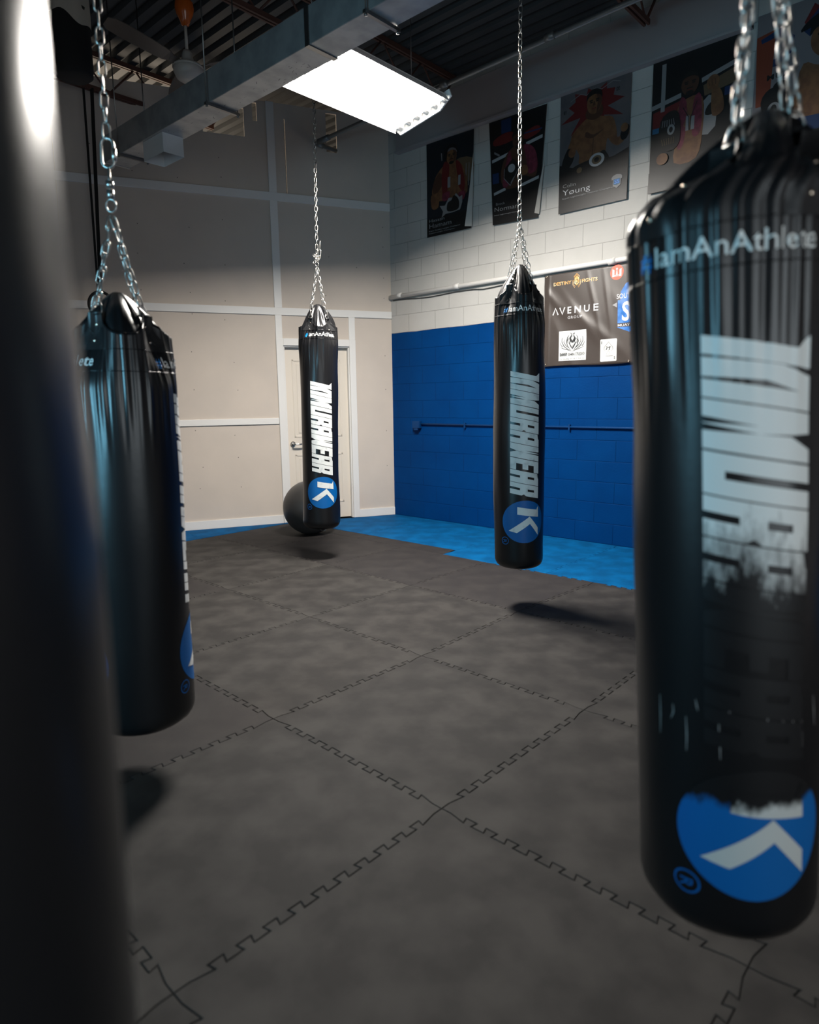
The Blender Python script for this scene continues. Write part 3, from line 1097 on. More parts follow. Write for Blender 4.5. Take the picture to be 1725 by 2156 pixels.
# ------------------------------------------------------------------ on the right wall
mb = MB()
mb.tube([(XR - 0.034, 4.31, 2.625), (XR - 0.034, 2.2, 2.635), (XR - 0.034, -3.4, 2.64)], 0.024, 16)
for y0 in (4.15, 3.3, 2.42, 1.5, 0.4, -0.9):
    mb.tube([(XR - 0.034, y0 - 0.035, 2.632), (XR - 0.034, y0 + 0.035, 2.632)], 0.0285, 16)
    mb.box(XR - 0.016, y0 - 0.012, 2.60, XR - 0.002, y0 + 0.012, 2.668)
tag(mb.build('conduit_pipe', M['white_pipe']), 'white painted conduit pipe running across the upper right wall', 'pipe')
mb = MB()
rnd = random.Random(4)
pts = []
y0 = 4.28
while y0 > 2.24:
    z0 = 2.582 + 0.008 * math.sin(y0 * 3.1) + 0.006 * math.sin(y0 * 7.7 + 1)
    if 2.2 < y0 < 3.0: z0 -= 0.012
    pts.append((XR - 0.01, y0, z0)); y0 -= 0.12
mb.tube(pts, 0.0055, 8)
tag(mb.build('electrical_cable', M['cable']), 'thin dark cable sagging below the white conduit pipe', 'cable')

mb = MB()
mb.tube([(XR - 0.013, 3.85, 1.135), (XR - 0.013, -3.4, 1.115)], 0.011, 12)
for y0 in (3.2, 1.9, 0.6):
    mb.box(XR - 0.027, y0 - 0.008, 1.10, XR, y0 + 0.008, 1.155)
tag(mb.build('conduit_pipe', M['blue_paint']), 'blue painted thin conduit pipe along the blue wall', 'pipe')
ob = empty('outlet_box', (XR - 0.02, 3.91, 1.125), 'small blue painted electrical outlet box on the blue wall', 'outlet box')
mb = MB(); mb.box(-0.03, -0.055, -0.04, 0.019, 0.055, 0.045)
bevel(mb.build('box', M['blue_paint'], ob), 0.003, 1)
mb = MB(); mb.box(-0.034, -0.045, -0.034, -0.0305, 0.045, 0.038); mb.box(-0.030, -0.03, -0.06, 0.015, 0.03, -0.0405)
mb.build('cover_plate', M['blue_paint'], ob)


# --- posters
def poster(name, Ytl, ztl, Ytr, ztr, Ybl, zbl, Ybr, zbr, label):
    root = empty(name, (XR - 0.012, (Ybl + Ybr) / 2, zbl), label, 'poster', 'fighter posters under the bulkhead')
    ox, oy, oz = root.location

    def to3d(x_, y_, k):
        # x 0..1 left to right, y 0..1 bottom to top; a gentle belly in the sheet
        Yt, Yb = Ytl + (Ytr - Ytl) * x_, Ybl + (Ybr - Ybl) * x_
        zt, zb_ = ztl + (ztr - ztl) * x_, zbl + (zbr - zbl) * x_
        return (XR - 0.014 - k - 0.012 * (1 - y_) ** 2 - ox, Yb + (Yt - Yb) * y_ - oy, zb_ + (zt - zb_) * y_ - oz)
    return root, Sheet(to3d)


def grid_rect(sh, key):
    vs, fs = [], []
    for j in range(9):
        for i in range(2):
            vs.append((i, j / 8))
    for j in range(8):
        fs.append((2 * j, 2 * j + 1, 2 * j + 3, 2 * j + 2))
    sh.raw(vs, fs, key)
    sh.raw([(x_, y_) for x_, y_ in vs], [tuple(reversed(q)) for q in fs], key)


def hguard(sh, n=1):
    sh.k += 3 * n


def face(sh, cx, cy, rx, ry, hair='p_hair', skin='p_skin', cap=None, beard=True, tone=None):
    sh.poly(ellipse(cx, cy, rx, ry), skin)
    sh.poly([(cx + rx * .25, cy + ry * .95), (cx + rx * 1.0, cy + ry * .3), (cx + rx * .8, cy - ry * .5), (cx + rx * .3, cy - ry * .95), (cx + rx * .45, cy)], 'p_skin2', 3)
    for s in (-1, 1):
        sh.line([(cx + s * rx * .65, cy + ry * .22), (cx + s * rx * .2, cy + ry * .24)], ry * .12, 'p_hair')
        sh.poly(ellipse(cx + s * rx * .4, cy + ry * .07, rx * .2, ry * .07), 'p_hair')
    sh.poly([(cx - rx * .1, cy + ry * .1), (cx + rx * .08, cy + ry * .1), (cx + rx * .18, cy - ry * .25), (cx - rx * .18, cy - ry * .25)], 'p_skin2')
    if beard:
        sh.line([(cx - rx * .35, cy - ry * .38), (cx, cy - ry * .33), (cx + rx * .35, cy - ry * .38)], ry * .1, 'p_hair')
        sh.poly(ellipse(cx, cy - ry * .8, rx * .45, ry * .2), 'p_hair')
    sh.line([(cx - rx * .28, cy - ry * .5), (cx + rx * .28, cy - ry * .5)], ry * .07, 'p_red')
    sh.poly([(cx - rx * 1.05, cy + ry * .25), (cx - rx * .9, cy + ry * .9), (cx, cy + ry * 1.2), (cx + rx * .9, cy + ry * .9), (cx + rx * 1.05, cy + ry * .25), (cx + rx * .75, cy + ry * .55), (cx, cy + ry * .72), (cx - rx * .75, cy + ry * .55)], cap or hair, 3)


# poster 1
root, sh = poster('fighter_poster', 3.732, 4.178, 3.084, 4.170, 3.722, 3.205, 3.112, 3.205,
                  'dark poster reading Hassan Hamam, nearest the far corner')
grid_rect(sh, 'p_navy')
sh.poly([(0.62, 0.74), (0.98, 0.72), (0.98, 0.5), (0.7, 0.55)], 'p_tan', 3)
sh.rect(0.0, 0.0, 1.0, 0.2, 'p_black')
sh.line([(0.33, 0.86), (0.34, 0.78)], 0.02, 'p_pale')
for x_ in (0.86, 0.92): sh.line([(x_, 0.68), (x_, 0.45)], 0.015, 'p_pale')
sh.poly([(0.28, 0.68), (0.5, 0.76), (0.66, 0.72), (0.80, 0.66), (0.90, 0.45), (0.82, 0.36), (0.3, 0.36), (0.12, 0.45), (0.18, 0.6)], 'p_skin', 4)
sh.poly([(0.16, 0.58), (0.30, 0.66), (0.38, 0.55), (0.26, 0.42), (0.14, 0.47)], 'p_skin2', 3)
sh.poly([(0.10, 0.44), (0.25, 0.46), (0.42, 0.56), (0.46, 0.50), (0.30, 0.40), (0.26, 0.30), (0.12, 0.30)], 'p_skin', 3)
sh.poly([(0.40, 0.76), (0.50, 0.72), (0.49, 0.55), (0.44, 0.40), (0.36, 0.42), (0.34, 0.64)], 'p_red', 3)
sh.poly([(0.64, 0.74), (0.76, 0.68), (0.84, 0.5), (0.82, 0.40), (0.72, 0.46), (0.68, 0.58)], 'p_red', 3)
sh.rect(0.47, 0.48, 0.53, 0.59, 'p_white'); sh.rect(0.70, 0.48, 0.75, 0.58, 'p_white')
face(sh, 0.55, 0.80, 0.11, 0.085, cap='p_grey')
sh.poly([(0.44, 0.74), (0.40, 0.86), (0.50, 0.92), (0.64, 0.91), (0.69, 0.80), (0.64, 0.86), (0.55, 0.885), (0.47, 0.86)], 'p_black', 3)
sh.poly([(0.36, 0.42), (0.52, 0.44), (0.50, 0.36), (0.38, 0.35)], 'p_pink', 3)
sh.poly([(0.72, 0.40), (0.86, 0.40), (0.84, 0.32), (0.74, 0.33)], 'p_pink', 3)
sh.poly([(0.30, 0.31), (0.42, 0.30), (0.50, 0.37), (0.60, 0.36), (0.66, 0.40), (0.74, 0.35), (0.80, 0.36), (0.76, 0.22), (0.44, 0.21), (0.34, 0.17), (0.38, 0.24)], 'p_white', 2)
sh.poly([(0.47, 0.24), (0.48, 0.32), (0.56, 0.34), (0.62, 0.385), (0.72, 0.33), (0.73, 0.24), (0.6, 0.22)], 'p_hair', 3)
sh.text('Hassan', 0.05, 0.155, 0.035, 'ink_grey', width=0.36, bold=-0.008)
sh.text('Hamam', 0.05, 0.09, 0.052, 'ink_grey', width=0.52, bold=-0.01)
sh.text('Super Featherweight Champion', 0.05, 0.055, 0.012, 'ink_grey', width=0.72)
sh.text('Featherweight Champion', 0.05, 0.03, 0.012, 'ink_grey', width=0.6)
sh.build('printed_sheet', root)
mb = MB()
ox, oy, oz = root.location
mb.add([(XR - 0.02 - ox, 3.086 - oy, 3.95 - oz), (XR - 0.055 - ox, 3.115 - oy, 3.55 - oz), (XR - 0.065 - ox, 3.165 - oy, 3.225 - oz), (XR - 0.02 - ox, 3.105 - oy, 3.222 - oz), (XR - 0.018 - ox, 3.09 - oy, 3.6 - oz)],
       [(0, 1, 4), (1, 2, 3, 4)])
mb.build('curled_edge', M['paper_back'], root)

# poster 2
root, sh = poster('fighter_poster', 2.892, 4.172, 2.225, 4.165, 2.831, 3.180, 2.30, 3.160,
                  'very dark poster reading Brock Norman, behind the chain of the second bag from right')
grid_rect(sh, 'p_black')
sh.rect(0.02, 0.86, 0.3, 0.96, 'p_hair'); sh.rect(0.22, 0.86, 0.40, 0.985, 'p_blue')
sh.poly([(0.08, 0.82), (0.30, 0.86), (0.44, 0.84), (0.42, 0.77), (0.10, 0.76)], 'p_red', 3)
sh.poly([(0.62, 0.80), (0.86, 0.84), (0.92, 0.78), (0.68, 0.74)], 'p_red', 3)
sh.line([(0.03, 0.62), (0.40, 0.66)], 0.03, 'ink_grey'); sh.line([(0.68, 0.70), (0.97, 0.73)], 0.03, 'ink_grey')
sh.line([(0.08, 0.70), (0.18, 0.66)], 0.02, 'p_pale'); sh.rect(0.03, 0.40, 0.16, 0.50, 'p_blue')
sh.line([(0.62, 0.80), (0.95, 0.80)], 0.012, 'p_blue')
sh.line([(0.62, 0.33), (0.96, 0.37)], 0.028, 'ink_grey'); sh.line([(0.05, 0.30), (0.30, 0.33)], 0.028, 'ink_grey')
sh.poly([(0.26, 0.60), (0.42, 0.70), (0.62, 0.70), (0.82, 0.64), (0.92, 0.45), (0.86, 0.38), (0.62, 0.42), (0.56, 0.33), (0.30, 0.33), (0.20, 0.44)], 'p_skin2', 3)
sh.poly([(0.38, 0.68), (0.30, 0.56), (0.24, 0.36), (0.36, 0.36), (0.42, 0.55)], 'p_pink', 3)
sh.poly([(0.64, 0.70), (0.84, 0.64), (0.92, 0.46), (0.76, 0.42), (0.70, 0.56)], 'p_pink', 3)
face(sh, 0.53, 0.76, 0.10, 0.08, skin='p_skin2')
sh.poly([(0.28, 0.52), (0.44, 0.60), (0.58, 0.52), (0.54, 0.44), (0.40, 0.36), (0.27, 0.43)], 'p_hair')
sh.line([(0.28, 0.52), (0.27, 0.43), (0.40, 0.35), (0.57, 0.50)], 0.012, 'p_pale')
sh.line([(0.41, 0.37), (0.47, 0.42)], 0.014, 'p_pale'); sh.poly(ellipse(0.42, 0.51, 0.07, 0.04), 'ink_grey')
sh.poly([(0.60, 0.50), (0.72, 0.50), (0.74, 0.43), (0.60, 0.42)], 'p_skin', 3)
sh.text('Brock', 0.09, 0.185, 0.025, 'ink_grey', width=0.2, bold=-0.01)
sh.text('Norman', 0.05, 0.125, 0.045, 'ink_grey', width=0.52, bold=-0.01)
sh.text('Super Lightweight Champion', 0.05, 0.085, 0.010, 'ink_grey', width=0.6)
sh.build('printed_sheet', root)
ox, oy, oz = root.location
mb = MB()
mb.add([(XR - 0.02 - ox, 2.235 - oy, 3.70 - oz), (XR - 0.05 - ox, 2.285 - oy, 3.40 - oz), (XR - 0.055 - ox, 2.318 - oy, 3.20 - oz), (XR - 0.02 - ox, 2.285 - oy, 3.19 - oz)], [(0, 1, 2, 3)])
mb.build('curled_edge', M['paper_back'], root)

# poster 3
root, sh = poster('fighter_poster', 2.078, 4.178, 1.390, 4.178, 2.070, 3.143, 1.392, 3.148,
                  'poster of a shirtless fighter with a belt, reading Colin Young')
grid_rect(sh, 'p_grey')
star = []
cxs, cys = 0.48, 0.83
for k in range(22):
    a = 2 * PI * k / 22
    rr_ = (0.44 if k % 2 == 0 else 0.26) * (1 + 0.18 * math.sin(k * 2.3))
    star.append((cxs + rr_ * math.cos(a), min(cys + rr_ * 0.5 * math.sin(a), 0.995)))
sh.poly(star, 'p_red')
sh.line([(0.15, 0.93), (0.3, 0.965), (0.38, 0.94), (0.5, 0.975), (0.6, 0.95), (0.75, 0.985), (0.86, 0.96)], 0.006, 'p_pale')
sh.text('BY', 0.05, 0.84, 0.03, 'p_black', bold=0.02, squeeze=0.9)
sh.text('DE', 0.80, 0.895, 0.03, 'p_black', bold=0.02, squeeze=0.9)
sh.poly([(0.0, 0.42), (0.25, 0.36), (0.8, 0.38), (1.0, 0.42), (1.0, 0.0), (0.0, 0.0)], 'p_black')
sh.poly([(0.37, 0.74), (0.50, 0.76), (0.62, 0.73), (0.76, 0.70), (0.82, 0.60), (0.84, 0.52), (0.92, 0.55), (0.98, 0.58), (0.99, 0.52), (0.86, 0.455), (0.76, 0.49), (0.70, 0.54),
         (0.68, 0.44), (0.66, 0.38), (0.32, 0.38), (0.30, 0.46), (0.24, 0.52), (0.20, 0.44), (0.12, 0.38), (0.05, 0.40), (0.10, 0.50), (0.16, 0.60), (0.20, 0.66)], 'p_skin', 3)
sh.poly([(0.03, 0.40), (0.12, 0.54), (0.22, 0.50), (0.20, 0.42), (0.10, 0.36)], 'p_black', 3)
sh.poly([(0.88, 0.55), (0.96, 0.60), (1.0, 0.58), (0.97, 0.50), (0.90, 0.49)], 'p_black', 3)
sh.poly(ellipse(0.19, 0.50, 0.055, 0.04), 'p_skin'); sh.poly(ellipse(0.93, 0.585, 0.05, 0.035), 'p_skin')
sh.poly([(0.40, 0.64), (0.50, 0.60), (0.66, 0.63), (0.50, 0.575), (0.38, 0.60)], 'p_skin2', 3)
sh.line([(0.50, 0.58), (0.49, 0.42)], 0.012, 'p_skin2')
sh.poly([(0.38, 0.76), (0.42, 0.83), (0.60, 0.83), (0.62, 0.75), (0.50, 0.72)], 'p_skin2', 3)
face(sh, 0.50, 0.86, 0.105, 0.092, beard=False)
sh.poly([(0.22, 0.37), (0.34, 0.39), (0.52, 0.41), (0.64, 0.45), (0.70, 0.42), (0.70, 0.36), (0.25, 0.33)], 'p_hair', 3)
sh.poly(ellipse(0.56, 0.385, 0.11, 0.055), 'ink_grey'); sh.poly(ellipse(0.56, 0.385, 0.07, 0.036), 'p_tan'); sh.poly(ellipse(0.56, 0.385, 0.035, 0.02), 'p_hair')
sh.poly(ellipse(0.31, 0.335, 0.04, 0.024), 'p_tan')
sh.text('Colin', 0.06, 0.215, 0.032, 'ink_grey', width=0.2, bold=-0.008)
sh.text('Y\u00f8ung', 0.06, 0.150, 0.050, 'ink_white', width=0.42, bold=-0.010)
sh.text('Super Lightweight National Champion', 0.06, 0.118, 0.012, 'ink_grey', width=0.76)


def shield(sh, cx, cy, w, h):
    P_ = lambda a, b: (cx + a * w, cy + b * h)
    sh.poly([P_(-.5, .32), P_(-.35, .48), P_(0, .56), P_(.35, .48), P_(.5, .32), P_(.48, .12), P_(.36, .14), P_(.36, -.34), P_(0, -.58), P_(-.36, -.34), P_(-.36, .14), P_(-.48, .12)], 'p_white')
    sh.poly([P_(-.3, .18), P_(.3, .18), P_(.3, -.26), P_(0, -.34), P_(-.3, -.26)], 'p_sky')
    sh.text('SS', cx - .24 * w, cy - .2 * h, h * 0.33, 'ink_blue', width=w * .48, bold=0.03)


shield(sh, 0.86, 0.165, 0.15, 0.10)
sh.build('printed_sheet', root)

# poster 4
root, sh = poster('fighter_poster', 1.202, 4.178, 0.498, 4.178, 1.194, 3.143, 0.50, 3.143,
                  'dark poster of a fighter raising a fist before white beams, above the bag at right')
grid_rect(sh, 'p_black')
sh.line([(0.0, 0.66), (0.35, 0.70)], 0.035, 'p_white'); sh.line([(0.58, 0.76), (1.0, 0.83)], 0.035, 'p_white')
sh.rect(0.11, 0.55, 0.16, 0.97, 'p_white')
sh.poly([(0.02, 0.62), (0.34, 0.66), (0.34, 0.5), (0.02, 0.5)], 'p_red')
sh.poly([(0.6, 0.72), (0.98, 0.79), (0.96, 0.68), (0.62, 0.64)], 'p_tan')
sh.poly([(0.60, 0.60), (0.74, 0.62), (0.76, 0.40), (0.60, 0.36)], 'p_white', 2)
sh.poly([(0.66, 0.56), (0.76, 0.60), (0.74, 0.50), (0.64, 0.50)], 'p_hair', 3)
sh.rect(0.02, 0.46, 0.10, 0.50, 'p_sky'); sh.rect(0.84, 0.60, 0.95, 0.66, 'p_blue')
sh.poly([(0.30, 0.58), (0.42, 0.66), (0.60, 0.64), (0.62, 0.40), (0.56, 0.2), (0.30, 0.2), (0.32, 0.4)], 'p_skin', 3)
sh.poly([(0.34, 0.66), (0.42, 0.63), (0.42, 0.40), (0.38, 0.30), (0.32, 0.34)], 'p_pink', 3)
sh.poly([(0.50, 0.63), (0.58, 0.66), (0.60, 0.40), (0.50, 0.38)], 'p_pink', 3)
sh.rect(0.42, 0.42, 0.46, 0.53, 'p_white'); sh.rect(0.48, 0.42, 0.52, 0.52, 'p_white')
sh.line([(0.38, 0.60), (0.45, 0.52), (0.46, 0.42)], 0.008, 'p_hair'); sh.line([(0.54, 0.62), (0.48, 0.52), (0.47, 0.42)], 0.008, 'p_hair')
sh.poly([(0.72, 0.48), (0.84, 0.50), (0.82, 0.62), (0.76, 0.68), (0.70, 0.66)], 'p_skin', 3)
sh.poly(ellipse(0.71, 0.72, 0.07, 0.055), 'p_skin')
for k in range(3): sh.line([(0.66 + .035 * k, 0.745), (0.67 + .035 * k, 0.70)], 0.006, 'p_skin2')
face(sh, 0.45, 0.76, 0.10, 0.08, skin='p_skin2')
sh.poly([(0.12, 0.54), (0.24, 0.60), (0.34, 0.56), (0.36, 0.36), (0.26, 0.30), (0.12, 0.34)], 'p_hair', 3)
sh.poly(ellipse(0.25, 0.46, 0.045, 0.04), 'p_white'); sh.poly(ellipse(0.25, 0.46, 0.022, 0.022), 'p_hair')
for k in range(6): sh.line([(0.15 + .025 * k, 0.54), (0.14 + .03 * k, 0.49)], 0.008, 'p_pale')
for k in range(6): sh.line([(0.14 + .03 * k, 0.40), (0.16 + .025 * k, 0.35)], 0.008, 'p_tan')
sh.poly(ellipse(0.16, 0.25, 0.07, 0.045), 'p_skin')
sh.rect(0, 0, 1, 0.16, 'p_black')
sh.build('printed_sheet', root)

# poster 5
root, sh = poster('fighter_poster', 0.395, 4.25, -0.33, 4.25, 0.395, 3.17, -0.33, 3.17,
                  'pale poster of a fighter in dark cap with orange and blue emblem')
grid_rect(sh, 'p_pale')
sh.poly([(0.0, 0.86), (0.18, 0.88), (0.16, 0.4), (0.03, 0.4)], 'p_orange')
sh.poly([(0.04, 0.84), (0.24, 0.88), (0.36, 0.80), (0.34, 0.70), (0.22, 0.64), (0.02, 0.64), (0.04, 0.68), (0.2, 0.69), (0.27, 0.74), (0.24, 0.81), (0.06, 0.79)], 'p_blue')
sh.poly([(0.44, 0.86), (0.52, 0.96), (0.62, 0.90), (0.74, 0.98), (0.84, 0.90), (0.9, 0.80), (0.5, 0.78)], 'p_red')
sh.poly([(0.42, 0.82), (0.56, 0.92), (0.64, 0.85), (0.5, 0.76)], 'p_blue')
sh.text('MUAY', 0.12, 0.56, 0.035, 'p_black', width=0.30, bold=0.03, spacing=1.2)
sh.poly([(0.46, 0.60), (0.62, 0.56), (0.90, 0.58), (0.98, 0.50), (0.98, 0.10), (0.42, 0.10), (0.40, 0.40)], 'p_skin', 3)
face(sh, 0.68, 0.73, 0.17, 0.125, cap='p_black')
sh.poly([(0.42, 0.80), (0.48, 0.86), (0.66, 0.90), (0.86, 0.86), (0.92, 0.80), (0.66, 0.835)], 'p_black', 3)
sh.poly([(0.76, 0.52), (0.96, 0.56), (0.98, 0.30), (0.80, 0.28), (0.72, 0.40)], 'p_black', 3)
sh.poly(ellipse(0.88, 0.42, 0.08, 0.08), 'ink_grey')
sh.poly([(0.08, 0.42), (0.16, 0.50), (0.30, 0.48), (0.40, 0.36), (0.34, 0.26), (0.16, 0.26)], 'p_black', 3)
sh.poly(ellipse(0.21, 0.36, 0.06, 0.045), 'p_white'); sh.poly(ellipse(0.21, 0.36, 0.03, 0.03), 'p_hair')
sh.poly(ellipse(0.26, 0.50, 0.07, 0.035), 'p_black')
sh.poly([(0.42, 0.26), (0.98, 0.24), (0.98, 0.08), (0.42, 0.08)], 'p_blue')
sh.rect(0, 0, 1, 0.16, 'p_black')
sh.build('printed_sheet', root)

# --- sponsor banner
BY0, BY1, BZ0, BZ1 = 2.213, -0.05, 1.722, 2.601
ban = empty('sponsor_banner', (XR - 0.02, (BY0 + BY1) / 2, BZ0), 'dark brown sponsor banner with white and gold logos on the blue wall', 'banner')
ox, oy, oz = ban.location
mb = MB()
NX, NZ = 160, 60


def ban_d(Y, z):
    u = (BY0 - Y); w = (z - BZ0) / (BZ1 - BZ0)
    d_ = 0.022 + 0.004 * math.sin(u * 9 + w * 5) * (1 - 0.6 * abs(2 * w - 1))
    for (uu, ww, ang, am, wd) in ((0.05, 0.8, -0.9, .006, .03), (0.30, 0.55, -0.75, .008, .05), (0.42, 0.50, -0.9, .007, .035), (0.60, 0.35, -0.7, .008, .045), (0.55, .62, -1.3, .006, .02), (0.68, .62, -1.4, .005, .018), (0.25, 0.2, -1.1, .006, .04), (0.95, 0.4, -0.9, .007, .05), (1.4, 0.5, -0.8, .007, .05)):
        t = (u - uu) * math.sin(-ang) * -1 * -1 - 0
        t = (u - uu) * math.cos(ang + PI / 2) + (w * 0.89 - ww * 0.89) * math.sin(ang + PI / 2)
        s_ = -(u - uu) * math.sin(ang + PI / 2) + (w * 0.89 - ww * 0.89) * math.cos(ang + PI / 2)
        d_ += am * math.exp(-(t / wd) ** 2) * math.exp(-(s_ / 0.3) ** 2)
    d_ += 0.004 * math.exp(-((u - 0.055) / 0.012) ** 2)
    if u < 0.05: d_ *= 0.55 + u / 0.05 * 0.45
    return d_


vv = []
for j in range(NZ + 1):
    for i in range(NX + 1):
        Y = BY0 + (BY1 - BY0) * i / NX
        z = BZ0 + (BZ1 - BZ0) * j / NZ
        zz = z + 0.006 * math.sin((BY0 - Y) * 7) * (1 if j == 0 else 0)
        vv.append((XR - ban_d(Y, z) - ox, Y - oy, zz - oz))
mb.add(vv, [(j * (NX + 1) + i, j * (NX + 1) + i + 1, (j + 1) * (NX + 1) + i + 1, (j + 1) * (NX + 1) + i) for j in range(NZ) for i in range(NX)], 0, True)
sheet_o = mb.build('banner_sheet', M['banner'], ban)
md = sheet_o.modifiers.new('thick', 'SOLIDIFY'); md.thickness = 0.0008; md.offset = -1


def conform(vs, fs, step=0.02):
    """slice flat 2-D faces finely so they can follow a curved surface"""
    bm = bmesh.new()
    bv = [bm.verts.new((x_, y_, 0)) for x_, y_ in vs]
    for q in fs:
        try:
            bm.faces.new([bv[i] for i in q])
        except ValueError:
            pass
    xs = [p[0] for p in vs]; ysn = [p[1] for p in vs]
    for ax, lo, hi in ((0, min(xs), max(xs)), (1, min(ysn), max(ysn))):
        n_ = int((hi - lo) / step)
        for k in range(1, n_ + 1):
            co = [0, 0, 0]; no = [0, 0, 0]
            co[ax] = lo + (hi - lo) * k / (n_ + 1); no[ax] = 1
            bmesh.ops.bisect_plane(bm, geom=bm.verts[:] + bm.edges[:] + bm.faces[:], plane_co=co, plane_no=no, dist=1e-6)
    bmesh.ops.triangulate(bm, faces=[q for q in bm.faces if len(q.verts) > 4])
    bm.verts.index_update()
    v2 = [(p.co.x, p.co.y) for p in bm.verts]
    f2 = [tuple(x_.index for x_ in q.verts) for q in bm.faces]
    bm.free()
    return v2, f2


class BannerSheet(Sheet):
    def __init__(self):
        super().__init__(None)

    def raw(self, vs, fs, key):
        self.k += 1
        vs, fs = conform(vs, fs, 0.02)
        self.mb.add([(XR - ban_d(y_, z_) - 0.0010 - 0.0003 * self.k - ox, y_ - oy, z_ - oz) for y_, z_ in vs], fs, self.mi(key))

    def text(self, s, Y, z, size, key, width=None, spacing=1.0, bold=0.0, slope=0.0):
        vs, fs = text_flat(s, size, spacing, bold)
        w = max(p[0] for p in vs)
        kx = (width / w) if width else 1
        self.raw([(Y - a * kx, z + b + slope * a * kx) for a, b in vs], fs, key)


bs = BannerSheet()
bs.text('DESTINY', 2.109, 2.491, 0.032, 'gold', width=0.195, bold=0.02)
bs.text('FIGHTS', 1.806, 2.489, 0.032, 'gold', width=0.160, bold=0.02)
ec, ez = 1.857, 2.508
bs.poly([(ec + .024, ez + .028), (ec, ez + .052), (ec - .024, ez + .028), (ec - .024, ez - .018), (ec, ez - .040), (ec + .024, ez - .018)], 'gold')
bs.poly(ellipse(ec, ez, .015, .020), 'banner'); bs.poly(ellipse(ec, ez, .010, .014), 'gold')
for s_ in (-1, 1):
    bs.line([(ec + s_ * .040, ez + .012), (ec + s_ * .040, ez - .030), (ec + s_ * .018, ez - .060)], .004, 'gold')
    bs.line([(ec + s_ * .032, ez + .012), (ec + s_ * .032, ez - .026), (ec + s_ * .012, ez - .050)], .003, 'gold')
bs.line([(ec + .03, ez + .042), (ec, ez + .070), (ec - .03, ez + .042)], .005, 'gold')
bs.line([(ec + .028, ez + .034), (ec, ez + .060), (ec - .028, ez + .034)], .003, 'gold')
bs.build('event_logo', ban)
bs = BannerSheet()
# AVENUE with a barless A
az, ah, aw = 2.216, 0.064, 0.013
bs.line([(2.108, az), (2.080, az + ah), (2.052, az)], [aw, aw, aw], 'ink_white')
bs.line([(2.030, az + ah), (2.003, az), (1.976, az + ah)], [aw, aw, aw], 'ink_white')
bs.rect(1.945, az, 1.932, az + ah, 'ink_white')
for zz in (0, .5, 1): bs.rect(1.945, az + zz * (ah - .011), 1.905, az + zz * (ah - .011) + .011, 'ink_white')
bs.rect(1.868, az, 1.856, az + ah, 'ink_white'); bs.rect(1.817, az, 1.805, az + ah, 'ink_white')
bs.line([(1.866, az + ah - .002), (1.807, az + .002)], aw, 'ink_white')
bs.line([(1.766, az + ah), (1.766, az + .022), (1.757, az + .009), (1.743, az + .005), (1.729, az + .009), (1.720, az + .022), (1.720, az + ah)], aw - .001, 'ink_white')
bs.rect(1.672, az, 1.659, az + ah, 'ink_white')
for zz in (0, .5, 1): bs.rect(1.672, az + zz * (ah - .011), 1.625, az + zz * (ah - .011) + .011, 'ink_white')
bs.build('company_name', ban)
bs = BannerSheet()
bs.text('GROUP', 1.946, 2.168, 0.025, 'ink_white', width=0.16, spacing=1.25)
bs.build('group_lettering', ban)
bs = BannerSheet()
rc, rz = 1.458, 2.535
bs.poly(ellipse(rc, rz, .064, .066, 40), 'ink_red')
for s_ in (-1, 1):
    bs.poly([(rc + s_ * .044, rz + .032), (rc + s_ * .024, rz + .022), (rc + s_ * .024, rz - .038), (rc + s_ * .044, rz - .038)], 'ink_white')
bs.poly([(rc + .003, rz + .02), (rc - .003, rz + .02), (rc - .009, rz - .02), (rc + .009, rz - .02)], 'ink_white'); bs.poly(ellipse(rc, rz + .030, .009, .009), 'ink_white')
bs.rect(rc + .030, rz - .022, rc - .030, rz - .026, 'ink_white')
for k in range(5): bs.rect(rc + .021 - k * .010, rz - .026, rc + .016 - k * .010, rz - .038, 'ink_white')
bs.build('round_logo', ban)
bs = BannerSheet()
# shield
sy = 1.317
bs.poly([(1.415, 2.36), (sy + .05, 2.43), (sy, 2.445), (sy - .05, 2.43), (1.219, 2.36), (1.219, 2.28), (1.415, 2.28)], 'ink_blue')
bs.poly([(1.438, 2.287), (1.196, 2.287), (1.201, 2.045), (sy, 2.0), (1.433, 2.045)], 'ink_blue')
bs.poly([(1.49, 2.25), (1.445, 2.27), (1.445, 2.225)], 'ink_grey')
bs.text('SOUTHSIDE', 1.452, 2.300, 0.044, 'ink_white', width=0.268, bold=0.01, slope=0.02)
bs.text('SS', 1.397, 2.105, 0.170, 'ink_white', width=0.160, bold=0.02)
bs.rect(1.442, 2.082, 1.192, 2.048, 'banner')
bs.text('MUAY THAI', 1.432, 2.054, 0.021, 'ink_white', width=0.225, bold=0.01)
# studio sticker with flame
bs.build('shield_logo', ban)
bs = BannerSheet()
bs.rect(2.033, 1.773, 1.741, 2.056, 'paper_white')
fx, fz = 1.888, 1.935


def fl(pts, w=None, key='ink_black'):
    for s_ in (-1, 1):
        q = [(fx + s_ * a, fz + b) for a, b in pts]
        if w: bs.line(q, w, key)
        else: bs.poly(q, key)


